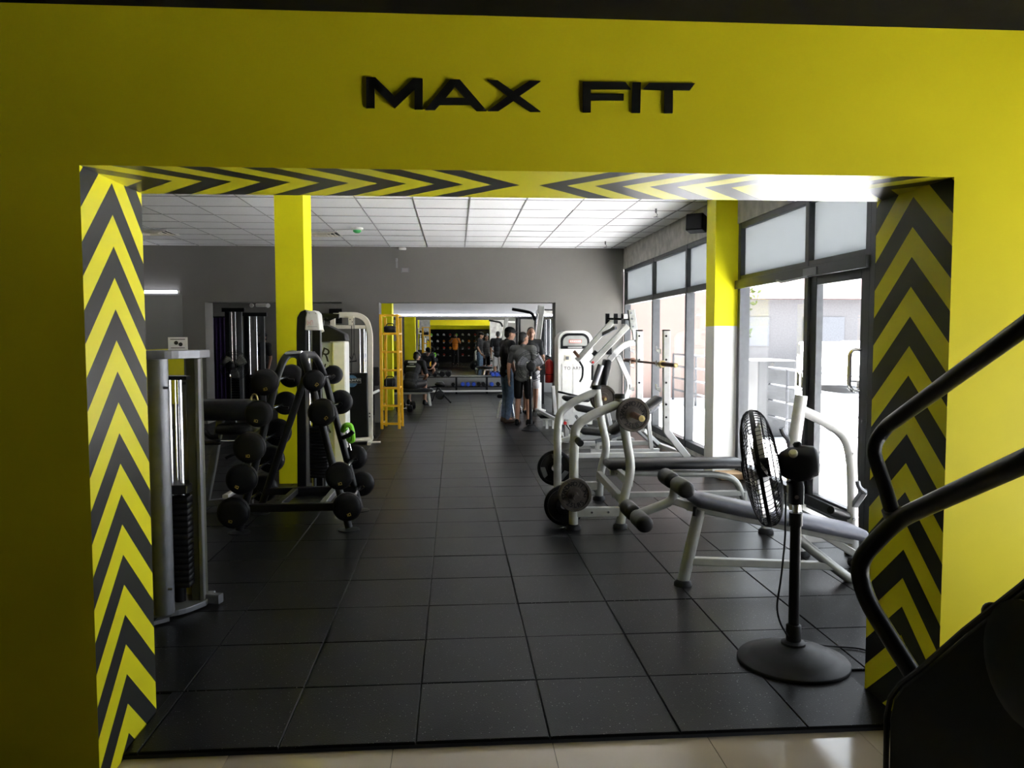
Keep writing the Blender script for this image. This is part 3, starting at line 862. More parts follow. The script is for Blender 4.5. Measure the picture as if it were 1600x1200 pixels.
MB().beam([fa, fb], .06, .06).build('cross_beam', BLACK, t)
MB().beam([ra, rb], .06, .06).build('cross_beam', BLACK, t)
for q in (.33, .78):
    MB().beam([fa.lerp(fb, q), ra.lerp(rb, q)], .05, .05).build('tie_beam', BLACK if q < .5 else GREYSTEEL, t)
MB().tube([at(447, 554, 6.35), at(472, 552, 6.3)], .02, 8).tube([at(466, 552, 6.6), at(492, 553, 6.65)], .02, 8).build('top_link', CHROME, t)
YFb, YRb = 6.03, 6.95
heads = [(415, 597, .100, 'left, top'), (405, 646, .100, 'left, second from top'), (391, 698.5, .116, 'left, middle'), (379, 748, .114, 'left, second from bottom'), (366, 800, .117, 'left, bottom'),
         (491, 594.6, .081, 'right, top'), (504, 644, .105, 'right, second from top'), (531, 743, .104, 'right, second from bottom'), (543, 791, .108, 'right, bottom')]
for u, v, r, s in heads:
    c = at(u, v, YFb)
    t2 = thing('barbell', 'short fixed barbell with round black heads on the rack, %s' % s, 'barbell', (c.x, 6.5, c.z), 'fixed barbells on the leaning rack')
    MB().cyl((c.x, YFb, c.z), (c.x, YRb, c.z), .0145, None, 12).build('bar', CHROME, t2)
    h = .125
    prof = [(.03, -.055), (r * .8, -.05), (r * .93, -.035), (r, -.01), (r, .028), (r * .94, .05), (r * .80, .062), (r * .55, .067), (0, .069)]
    for y, s_ in ((YFb, -1), (YRb, 1)):
        hd = MB().lathe(prof, (c.x, y, c.z), (0, s_, 0), 28).build('head', BLKMATT, t2, angle=.9)
        MB().lathe([(r * .96, .03), (r * 1.005, .031), (r * 1.005, .036), (r * .96, .037)], (c.x, y, c.z), (0, s_, 0), 28).build('groove_ring', BLACK, hd)
        if s_ < 0:
            an = random.uniform(-.9, .9) - PI / 2
            q = V((c.x + math.cos(an) * r * .5, YFb - .0685, c.z + math.sin(an) * r * .5))
            pm = MB()
            Rm = Matrix.Rotation(-(an + PI / 2), 3, 'Y')
            for dx, dz, sx, sz in ((-.012, 0, .003, .02), (-.004, 0, .003, .02), (.004, .009, .012, .003), (.004, -.009, .012, .003), (.011, 0, .003, .02)):
                pm.box(q + Rm @ V((dx, 0, dz)), (sx, .004, sz), Rm)
            pm.build('weight_mark', GOLD, hd)
    for yl in (6.17, 6.84):       # cradle hooks of the rack
        MB().tube([(c.x + (.05 if u > 450 else -.05) * -1, yl, c.z - .03), (c.x, yl, c.z - .028), (c.x + (.03 if u > 450 else -.03), yl, c.z + .0)], .012, 8, .02).build('cradle', BLACK, t)
# green clip hanging on the rack
gq = at(545, 676, 6.7)
t2 = thing('resistance_band', 'bright green band looped over the right side of the barbell rack', 'exercise band', gq)
MB().tube([at(541, 668, 6.7), at(535, 674, 6.72), at(539, 664, 6.66), at(548, 664, 6.66), at(551, 676, 6.66), at(552, 688, 6.68), at(546, 690, 6.7), at(543, 680, 6.7)], .022, 8, .03).build('loop', GREEN, t2)
MB().tube([at(536, 684, 6.66), at(545, 680, 6.62), at(552, 674, 6.62)], .02, 8).build('strap', BLACK, t2)
MB().cyl(at(541, 676, 6.69), at(548, 704, 6.70), .008, None, 6).build('rod', CHROME, t2)

# --- tower machine in front of the yellow pillar
Yt = 7.6
t = thing('stack_machine', 'black weight stack tower with white cap and red print by the yellow pillar', 'gym machine', (-1.45, Yt, 0))
def px_box(nm, mat, u0, u1, v0, v1, Y, d, par, bev=.006, z0=None):
    a_, b_ = at(u0, v1, Y), at(u1, v0, Y)
    return MB().bx(a_.x, b_.x, Y, Y + d, (a_.z if z0 is None else z0), b_.z).build(nm, mat, par, bevel=bev)
pts = [at(464, 740, Yt), at(463, 520, Yt), at(464, 496, Yt), at(469, 487, Yt), at(476, 484, Yt), at(478, 484, Yt), at(478, 740, Yt)]
pts[0].z = pts[-1].z = .03
MB().prism(pts, (0, .30, 0)).build('rear_casing', BLACK, t, bevel=.008)
MB().prism([at(476, 516, Yt - .02), at(477, 496, Yt - .02), at(480, 486, Yt - .02), at(492, 485, Yt - .02), at(497, 490, Yt - .02), at(500, 516, Yt - .02)], (0, .22, 0)).build('cap', WHITE, t, bevel=.01)
pm = strokes(MB(), at(484.5, 504.5, Yt - .024), .06, .05, 7, .1); pm.build('faded_print', PINK, t, kind='stuff')
MB().box(at(488, 510.5, Yt - .023), (.09, .003, .003)).build('print_line', GREYL, t)
bolts([at(483, 489, Yt - .02), at(493.5, 489.5, Yt - .02)], (0, -1, 0), .005, t, GREYSTEEL, .004)
px_box('front_post', BLACK, 492, 500, 515, 750, Yt + .05, .10, t, z0=.03)
for u in (483.5, 488.5):
    q = at(u, 600, Yt + .08); MB().cyl((q.x, Yt + .08, .1), (q.x, Yt + .08, at(u, 516, Yt).z), .012, None, 10).build('guide_rod', CHROME, t)
q0, q1 = at(484, 746, Yt - .05), at(510, 668, Yt - .05)
n_ = 16
for k in range(n_):
    z = .16 + (q1.z - .16) * (k + .5) / n_
    MB().pad(((q0.x + q1.x) / 2, Yt + .04, z), (q1.x - q0.x, .13, (q1.z - .16) / n_ - .004), None, .004).build('weight_plate', BLKMATT, t)
MB().cyl(((q0.x + q1.x) / 2 - .05, Yt + .04, .03), ((q0.x + q1.x) / 2 - .05, Yt + .04, .16), .015).build('stop', GREYSTEEL, t)
MB().cyl(((q0.x + q1.x) / 2 + .05, Yt + .04, .03), ((q0.x + q1.x) / 2 + .05, Yt + .04, .16), .015).build('stop', GREYSTEEL, t)
MB().bx(q0.x - .14, q1.x + .05, Yt - .06, Yt + .34, .0, .035).build('base', BLACK, t, bevel=.006)

# --- shrouded machine behind it
Ys = 8.9
t = thing('shrouded_machine', 'machine with white shroud, black wedge top and black script behind the barbell rack', 'gym machine', (-1.3, Ys, 0))
px_box('side_panel', PALE, 500, 521, 535, 745, Ys, .04, t, z0=.02)
px_box('front_shroud', WHITE, 521.5, 540, 533, 745, Ys - .05, .30, t, .02, z0=.02)
a_ = [at(500, 509, Ys - .06), at(511, 508, Ys - .06), at(538, 522, Ys - .06), at(540, 532.5, Ys - .06), at(500, 534, Ys - .06)]
MB().prism(a_, (0, .34, 0)).build('wedge_top', VINYL, t, bevel=.01)
pm = MB()
put_text(pm, 'R', .20, at(508.5, 555, Ys - .004), (1, 0, -.35), (.35, 0, 1), .01)
put_text(pm, 'u', .17, at(511, 573, Ys - .004), (1, 0, -.35), (.35, 0, 1), .01)
put_text(pm, 'l', .22, at(512, 668, Ys - .004), (1, 0, .5), (-.5, 0, 1), .01)
pm.build('script', INK, t, kind='stuff')
MB().cyl(at(500, 516, Ys - .15), at(505, 514, Ys - .15), .03, None, 10).build('pulley', WHITE, t)
MB().beam([at(502, 493, Ys), at(530, 494, Ys)], .05, .05).build('top_arm', BLACK, t)
MB().tube([at(500, 496, Ys), at(512, 500, Ys), at(524, 494, Ys)], .02, 8).build('hook_bar', BLACK, t)
MB().beam([at(504, 493, Ys), at(503, 512, Ys)], .05, .04).build('arm_post', BLACK, t)

# --- cream arch cable machine further back
Ya = 11.35
t = thing('arch_cable_machine', 'cream arched cable machine with a black shroud and hanging handle', 'gym machine', (-1.45, Ya, 0))
P = [at(578.5, 686, Ya), at(578.5, 520, Ya), at(573, 500, Ya), at(560, 492, Ya), at(530, 492, Ya)]
P[0].z = .03
MB().beam(rounded(P, .10), .075, .065, 0, (0, 1, 0)).build('arch_frame', CREAM, t)
P2 = [at(520, 492, Ya), at(520, 686, Ya)]; P2[1].z = .03
MB().beam(P2, .07, .065, 0, (0, 1, 0)).build('rear_upright', CREAM, t)
MB().beam([at(521, 492.5, Ya), at(534, 492.5, Ya)], .06, .055, 0, (0, 1, 0)).build('top_beam', CREAM, t)
MB().beam([at(524, 511, Ya), at(575, 511, Ya)], .05, .05).build('cross_beam', CREAM, t)
px_box('shroud', BLACK, 540, 574, 583, 684, Ya - .10, .24, t, .015, z0=.05)
for u in (562.5, 569, 571.8):
    q = at(u, 540, Ya); MB().cyl((q.x, Ya, at(u, 584, Ya).z), (q.x, Ya, at(u, 511, Ya).z), .011, None, 8).build('guide_rod', CHROME, t)
px_box('pulley_housing', CREAM, 544, 553.5, 494, 509, Ya - .12, .06, t, .015)
bolts([at(547, 499, Ya - .12), at(550.5, 503, Ya - .12)], (0, -1, 0), .008, t)
MB().cyl(at(549.5, 509, Ya - .1), at(549.5, 585, Ya - .1), .005, None, 6).build('cable', BLKMATT, t)
MB().tube([at(553, 497, Ya - .12), at(553.5, 550, Ya - .12), at(550, 562, Ya - .12)], .005, 6).build('cable', BLKMATT, t)
MB().tube([at(543.5, 553, Ya - .14), at(540, 566, Ya - .14), at(557, 564, Ya - .14), at(554, 552, Ya - .14), at(549, 561, Ya - .14), at(543.5, 553, Ya - .14)], .012, 8).build('strap_handle', BLKMATT, t)
pm = MB(); pm.lathe([(.085, 0), (.085, .002)], at(549.5, 595.5, Ya - .10), (0, -1, 0), 22); pm.build('blue_emblem', BLUES, t)
q0, q1 = at(540.5, 599, Ya - .106), at(564, 591, Ya - .106)
MB().bx(q0.x, q1.x, Ya - .108, Ya - .102, q0.z, q1.z).build('name_plate', GREYL, t, smooth=False)
MB().bx(q0.x + .004, q1.x - .004, Ya - .110, Ya - .1065, q0.z + .004, q1.z - .004).build('plate_field', INK, t, smooth=False)
pm = strokes(MB(), ((q0.x + q1.x) / 2, Ya - .112, (q0.z + q1.z) / 2 + .008), .19, .03, 16); pm.build('plate_print', WHITE, t, kind='stuff')
MB().box(((q0.x + q1.x) / 2 - .02, Ya - .112, q0.z + .014), (.15, .002, .006)).build('print_line', GREYL, t)
q = at(578.5, 686, Ya)
MB().beam([(q.x - .02, Ya + .4, .025), (q.x + .02, Ya - .35, .025)], .05, .04).build('foot', CREAM, t)
MB().tube([(q.x, Ya - .1, .06), (q.x - .25, Ya - .22, .06), (q.x - .5, Ya - .1, .06)], .03, 10, .12).build('base_loop', CREAM, t)
MB().cyl((q.x - .02, Ya - .15, .02), (q.x + .16, Ya - .13, .02), .015, None, 8).build('foot', CREAM, t)
bolts([at(577.5, 646, Ya - .035), at(577.5, 651, Ya - .035)], (0, -1, 0), .010, t)
px_box('back_pad', VINYL, 574, 592, 573, 603, Ya + 1.6, .12, t, .02)
MB().beam([at(583, 575, Ya + 1.7), at(583, 650, Ya + 1.7)], .05, .05).build('pad_post', BLACK, t)
MB().cyl(at(581, 615, Ya + .8), at(592, 610, Ya + .9), .022, None, 8).build('white_grip', WHITE, t)
MB().beam([at(583, 650, Ya + 1.7) + V((0, 0, 0)), (q.x, Ya + .4, .03)], .05, .04).build('tail_beam', BLACK, t)

# --- yellow ladder shelf against the end wall
Yl = 12.95
t = thing('ladder_shelf', 'narrow yellow steel ladder rack against the edge of the large opening', 'rack', (-1.05, Yl + .1, 0))
for (u0, u1, dy) in ((594.6, 597, 0), (620.5, 624, 0), (598.5, 600, .40), (622.5, 626.5, .40)):
    A, B = at(u0, 490, Yl), at(u1, 671, Yl)
    A = V((A.x, Yl + dy, at(u0, 491 if dy == 0 else 496, Yl).z)); B = V((B.x, Yl + dy, .005))
    MB().beam([B, A], .045, .045).build('post', YEL_STEEL, t)
for v in (492.7, 521.5, 550, 578.5, 606.5, 634, 662):
    A, B = at(596, v, Yl), at(622, v, Yl)
    MB().beam([A, B], .04, .035).build('rung', YEL_STEEL, t)
    for s_ in (A, B): MB().beam([s_, s_ + V((.02, .40, 0))], .03, .03).build('side_rung', YEL_STEEL, t)
for v, h, lab in ((521.5, .11, 'flat black bag on an upper rung of the yellow ladder rack'), (606.5, .13, 'black bag on a lower rung of the yellow ladder rack')):
    A, B = at(597, v, Yl), at(620, v, Yl)
    c = V(((A.x + B.x) / 2, Yl + .19, A.z + .019 + h / 2))
    bg_ = thing('bag', lab, 'bag', (c.x, c.y, A.z + .019))
    MB().pad(c, (B.x - A.x - .05, .34, h), None, .022).build('body', VINYL, bg_)
    MB().tube([c + V((-.06, -.05, h / 2 - .005)), c + V((-.05, -.05, h / 2 + .035)), c + V((.05, -.05, h / 2 + .035)), c + V((.06, -.05, h / 2 - .005))], .008, 6, .02).build('grip', BLKMATT, bg_)
    if v > 600:
        for s_ in (-1, 1): MB().beam([c + V((s_ * .05, -.172, .06)), c + V((s_ * .05, -.172, -.05))], .015, .006).build('strap', GREYSTEEL, bg_)

# ================================================================== EQUIPMENT ON THE RIGHT
def plate(c, r, th, axis, label, lettered=True, holes=False, mat=None, group='weight plates on the flat bench'):
    c = V(c); a = V(axis).normalized()
    t = thing('weight_plate', label, 'weight plate', c, group)
    rim = .16 * r
    prof = [(r * .20, -th * .5), (r - .006, -th * .5), (r, -th * .35), (r, th * .35), (r - .005, th * .5), (r - rim, th * .5), (r - rim - .005, th * .18), (r * .44, th * .18), (r * .42, th * .5), (r * .20, th * .5), (r * .20, -th * .5)]
    n = 32
    mb = MB(); tt, n1, n2 = frame_of(a)
    vs, fs = [], []
    for k, (R_, h) in enumerate(prof[:-1]):
        vs += [c + tt * h + (n1 * math.cos(2 * PI * j / n) + n2 * math.sin(2 * PI * j / n)) * R_ for j in range(n)]
    m_ = len(prof) - 1
    for i in range(m_):
        for j in range(n):
            fs.append((i * n + j, i * n + (j + 1) % n, ((i + 1) % m_) * n + (j + 1) % n, ((i + 1) % m_) * n + j))
    d = mb.add(vs, fs).build('disc', mat or IRON, t)
    if lettered:
        lm = MB()
        upv = V((0, 0, 1)); rx = upv.cross(a).normalized() * 1      # right-hand direction when looking at the face
        rx = -a.cross(upv).normalized() if False else upv.cross(a).normalized()
        def arc(s, a0, a1, inv=False, size=.155 * r * 1.35):
            for k, ch in enumerate(s):
                if ch == ' ': continue
                th_ = math.radians(a0 + (a1 - a0) * k / max(1, len(s) - 1))
                rad = rx * math.cos(th_) + upv * math.sin(th_)
                o_ = c + rad * (r * .645) + a * (th * .18)
                if inv: uy = -rad
                else: uy = rad
                ux = uy.cross(a)
                put_text(lm, ch, size, o_, ux, uy, .03, bold=.022)
        arc('STANDARD', 196, 88, size=.36 * r)
        arc('11.3KG', 66, -4, size=.36 * r)
        arc('25LBS', 232, 312, True, size=.36 * r)
        lm.build('raised_lettering', BLKMATT, t, kind='stuff')
    if holes:
        for k in range(3):
            an = PI / 2 + k * 2 * PI / 3 + .35
            rad = n1 * math.cos(an) + n2 * math.sin(an); tan = n1 * -math.sin(an) + n2 * math.cos(an)
            o_ = c + rad * r * .68 + a * (th * .19)
            MB().prism([o_ - tan * r * .34 + rad * .1 * r, o_ + tan * r * .34 + rad * .1 * r, o_ + tan * r * .24 - rad * .16 * r, o_ - tan * r * .24 - rad * .16 * r], a * .003).build('grip_hole', GREYSTEEL, t)
    return t

# --- flat bench press station
YN, YR = 6.06, 7.14
t = thing('bench_press', 'silver tubular flat bench press with plates on its pegs', 'gym bench', (1.3, 6.6, 0))
r_ = .036
p2 = [at(968, 620, YN), at(977, 676, YN), at(987, 734, YN), at(975, 776, YN), at(969, 822, YN)]; p2[-1].z = .02
MB().tube(p2, r_, 14, .10).build('post', STEEL, t)
p1 = [at(932, 606, YR), at(938, 650, YR), at(949, 700, YR), at(938, 736, YR), at(936, 772, YR)]; p1[-1].z = .02
MB().tube(p1, r_, 14, .10).build('post', STEEL, t)
l2 = [at(970, 630, YN), at(925, 648, YN), at(900, 664, YN), at(897, 690, YN), at(896, 826, YN)]; l2[-1].z = .02
MB().tube(l2, r_, 14, .10).build('front_loop', STEEL, t)
l1 = [at(933, 611, YR), at(895, 628, YR), at(874, 644, YR), at(871, 670, YR), at(871, 788, YR)]; l1[-1].z = .02
MB().tube(l1, r_, 14, .10).build('front_loop', STEEL, t)
for q in (p2, p1): MB().lathe([(.043, 0), (.043, .03), (.036, .035)], q[0] - V((0, 0, .012)), seg=14).build('end_cap', BLKMATT, t)
for q in (p2[-1], p1[-1], l2[-1], l1[-1]):
    MB().lathe([(.058, 0), (.056, .025), (.038, .04)], (q.x, q.y, .001), seg=16).build('rubber_foot', BLKMATT, t)
zb_ = .135
MB().beam([(l2[-1].x, YN, zb_), (p2[-1].x, YN, zb_)], .05, .075).build('base_beam', STEEL, t)
MB().beam([(l1[-1].x, YR, zb_), (p1[-1].x, YR, zb_)], .05, .075).build('base_beam', STEEL, t)
bolts([(l2[-1].x + .14, YN - .025, zb_), (l2[-1].x + .27, YN - .025, zb_)], (0, -1, 0), .010, t, CHROME)
MB().beam([(p2[-1].x + .005, YN, .235), (p1[-1].x, YR, .235)], .045, .07).build('cross_beam', STEEL, t)
A = at(985, 740, YN); B = at(946, 716, YR)
MB().beam([(A.x, YN, .36), (B.x, YR, .36)], .045, .07).build('cross_beam', STEEL, t)
bolts([(A.x * .6 + B.x * .4 - .02, YN * .6 + YR * .4 - .02, .36)], (-1, -.2, 0), .010, t, GREYSTEEL)
Ym = 6.62
pa, pb = at(946, 731, Ym), at(1159, 729, Ym)
MB().pad(((pa.x + pb.x) / 2, Ym, .415), (pb.x - pa.x, .28, .065), None, .02).build('bench_pad', VINYL, t)
MB().tube([(A.x - .05, Ym, .345), at(1120, 741, Ym), at(1150, 748, Ym), at(1162, 780, Ym)], .028, 12, .14).build('bench_spine', STEEL, t)
q = at(1162, 780, Ym)
MB().cyl((q.x, Ym - .22, .03), (q.x, Ym + .22, .03), .03, None, 10).build('rear_foot', STEEL, t)
MB().tube([(q.x, Ym, .16), (q.x + .005, Ym, .05)], .028, 10).build('rear_leg', STEEL, t)
MB().beam([(A.x - .03, Ym, .15), (q.x - .02, Ym, .15)], .05, .045).build('floor_spine', STEEL, t)
# pegs and plates
def peg(p, length, sgn=-1, r=.024, tip=True, mat=RUST):
    p = V(p)
    MB().cyl(p, p + V((0, sgn * length, 0)), r, None, 14).build('peg', mat, t)
    if tip: MB().lathe([(r, 0), (r * .95, .006), (.009, .007), (.009, .002), (0, .002)], p + V((0, sgn * length, 0)), (0, sgn, 0), 14).build('peg_tip', BRASS, t)
c1 = at(989, 648, 5.99)
peg((c1.x, YN + .0, c1.z), .36)
MB().beam([(p2[0].x, YN, c1.z), (c1.x, YN, c1.z)], .05, .05).build('peg_bracket', STEEL, t)
plate(c1, .132, .032, (0, -1, 0), 'cast iron plate on the near upper peg of the bench press')
c2 = at(898, 773, 5.97)
peg((c2.x, YN, c2.z), .20, tip=False, mat=IRON)
plate(c2, .130, .032, (0, -1, 0), 'cast iron plate on the near lower peg of the bench press')
c3 = V((l2[-1].x - .06, 6.20, .22)); c3 = at(882, 789, 6.22)
peg((c2.x, YN, c3.z), .24, 1, tip=False, mat=IRON)
plate(c3, .165, .035, (0, -1, 0), 'larger plain black plate behind the near lower peg of the bench press', False, mat=BLKMATT)
c4 = at(867, 731, 7.20)
peg((l1[-1].x, YR, c4.z), .16, 1, tip=False, mat=IRON)
plate(c4, .163, .035, (0, -1, 0), 'black rubber plate with grip holes on the far lower peg of the bench press', False, True, mat=BLKMATT)
c5 = at(942, 622, 7.24)
peg((c5.x, YR + .02, c5.z), .2, 1, tip=False)
MB().cyl((c5.x, YR + .08, c5.z), (c5.x, YR - .03, c5.z), .012).build('peg_tip', BRASS, t)
plate(c5, .122, .032, (0, -1, 0), 'cast iron plate on the far upper peg of the bench press', False)
MB().cyl(at(899, 682, YN), at(906, 692, YN - .12), .024, None, 12).build('peg', STEEL, t)
MB().cyl(at(903, 688, YN - .08), at(907, 693, YN - .14), .027, None, 12).build('peg_cap', BLKMATT, t)
# snap hook on the floor
k_ = fl(890, 826)
t2 = thing('snap_hook', 'small shiny snap hook lying on the floor by the bench press', 'hook', k_)
MB().tube([k_ + V((-.05, 0, .006)), k_ + V((-.075, .012, .006)), k_ + V((-.055, .024, .006)), k_ + V((-.02, .012, .006)), k_ + V((-.05, 0, .006))], .004, 6, .01).build('gate', CHROME, t2)
for k in range(3): MB().tube([k_ + V((-.01 + k * .02, .004, .006)), k_ + V((.004 + k * .02, .018, .008)), k_ + V((.014 + k * .02, .006, .006)), k_ + V((-.01 + k * .02, .004, .006))], .003, 6, .005).build('link', CHROME, t2)

# --- decline bench with foam rollers
Yd = 4.62
t = thing('decline_bench', 'decline bench with grey pad and black foam rollers behind the fan', 'gym bench', (1.8, Yd, 0))
def roller(c, nm):
    c = V(c)
    MB().cyl(c - V((0, .25, 0)), c + V((0, .25, 0)), .014, None, 10).build('roller_axle', STEEL, t)
    for s in (-1, 1):
        MB().lathe([(.03, 0), (.044, .008), (.05, .03), (.05, .19), (.044, .213), (.028, .222), (0, .222)], c + V((0, s * .035, 0)), (0, s, 0), 20).build('foam_roller', VINYL, t, angle=.9)
ru, rlw = at(1055, 754, Yd), at(993, 805, Yd)
roller(ru, 'u'); roller(rlw, 'l')
J = at(1052, 782, Yd)
MB().tube([rlw, J, ru], .028, 12, .05).build('roller_bracket', STEEL, t)
pa, pb = at(1078, 777, Yd), at(1343, 832, Yd)
dirp = (pb - pa).normalized(); Rp = Matrix.Rotation(-math.atan2(dirp.z, dirp.x), 3, 'Y')
MB().pad((pa + pb) / 2, ((pb - pa).length, .29, .065), Rp, .022).build('bench_pad', VINYLG, t)
dn = V((0, 0, -.055))
MB().beam([pa + dn + dirp * -.02, pb + dn - dirp * .05], .05, .05).build('spine', STEEL, t)
MB().beam([J, pa + dn + dirp * .02], .045, .045).build('spine_neck', STEEL, t)
foot = V((1.365, Yd, 0))
MB().tube([at(1093, 796, Yd), (foot.x, Yd, .02)], .036, 14).build('front_leg', STEEL, t)
MB().lathe([(.055, 0), (.053, .02), (.037, .035)], (foot.x, Yd, .001), seg=16).build('rubber_foot', BLKMATT, t)
MB().beam([(foot.x + .02, Yd, .152), at(1300, 884, Yd)], .05, .045).build('floor_spine', STEEL, t)
MB().tube([at(1243, 838, Yd), at(1300, 884, Yd), at(1345, 918, Yd)], .030, 12).build('rear_leg', STEEL, t)
MB().beam([at(1280, 832, Yd), at(1340, 868, Yd)], .045, .045).build('strut', STEEL, t)
q = at(1345, 918, Yd)
MB().tube([q, (q.x + .10, Yd, .04)], .030, 12).build('rear_leg', STEEL, t)
MB().cyl((q.x + .10, Yd - .27, .032), (q.x + .10, Yd + .27, .032), .030, None, 12).build('rear_foot', STEEL, t)
for s in (-.27, .27): MB().lathe([(.036, 0), (.036, .03), (.02, .034)], (q.x + .10, Yd + s, .032), (0, s, 0), 12).build('foot_cap', BLKMATT, t)
MB().tube([at(1086, 792, Yd - .04), at(1085, 806, Yd - .04)], .012, 8).build('pop_pin', BLKMATT, t)

# --- tubular bench frame beside the glass door
Yq = 5.2
t = thing('press_bench', 'pale tubular bench upright with hook and black peg beside the glass door', 'gym bench', (2.45, Yq, 0))
P = [at(1252, 618, Yq), at(1240, 700, Yq), at(1238, 760, Yq), at(1252, 860, Yq)]; P[-1].z = .02
MB().tube(P, .042, 14, .1).build('post', STEELW, t)
MB().tube([at(1250, 640, Yq), at(1285, 656, Yq), at(1322, 680, Yq), at(1331, 720, Yq), at(1333, 860, Yq)], .036, 14, .12).build('loop', STEELW, t)
q = at(1333, 860, Yq)
MB().cyl(q, (q.x, q.y, .02), .036, None, 14).build('loop_leg', STEELW, t)
for z in ((P[-1].x, Yq), (q.x, Yq)): MB().lathe([(.058, 0), (.056, .025), (.04, .04)], (z[0], z[1], .001), seg=16).build('rubber_foot', BLKMATT, t)
MB().beam([(P[-1].x, Yq, .13), (q.x, Yq, .13)], .05, .075).build('base_beam', STEELW, t)
MB().tube([at(1234, 700, Yq), at(1232, 686, Yq), at(1224, 678, Yq), at(1221, 669, Yq)], .018, 8, .02).build('hook', GREYSTEEL, t)
MB().cyl(at(1325, 806, Yq), at(1298, 797, Yq - .16), .026, None, 12).build('peg', BLKMATT, t)
bolts([at(1334, 709, Yq - .036), at(1334, 811, Yq - .036)], (0, -1, 0), .010, t, CHROME)
MB().tube([at(1352, 770, Yq - .3), at(1342, 762, Yq - .3), at(1340, 752, Yq - .3)], .016, 8, .02).build('hook', GREYSTEEL, t)
MB().beam([at(1350, 768, Yq - .3), (q.x, Yq, at(1352, 790, Yq).z)], .04, .04).build('hook_arm', GREYSTEEL, t)
pad_a, pad_b = (2.32, Yq + .45, .44), (1.0, .28, .07)
MB().beam([(P[-1].x, Yq, .25), (P[-1].x, Yq + .62, .25)], .05, .06).build('cross_beam', STEELW, t)
MB().tube([(P[-1].x, Yq + .62, .25), (P[-1].x, Yq + .62, .02)], .036, 12).build('rear_post', STEELW, t)
MB().lathe([(.058, 0), (.056, .025), (.04, .04)], (P[-1].x, Yq + .62, .001), seg=16).build('rubber_foot', BLKMATT, t)

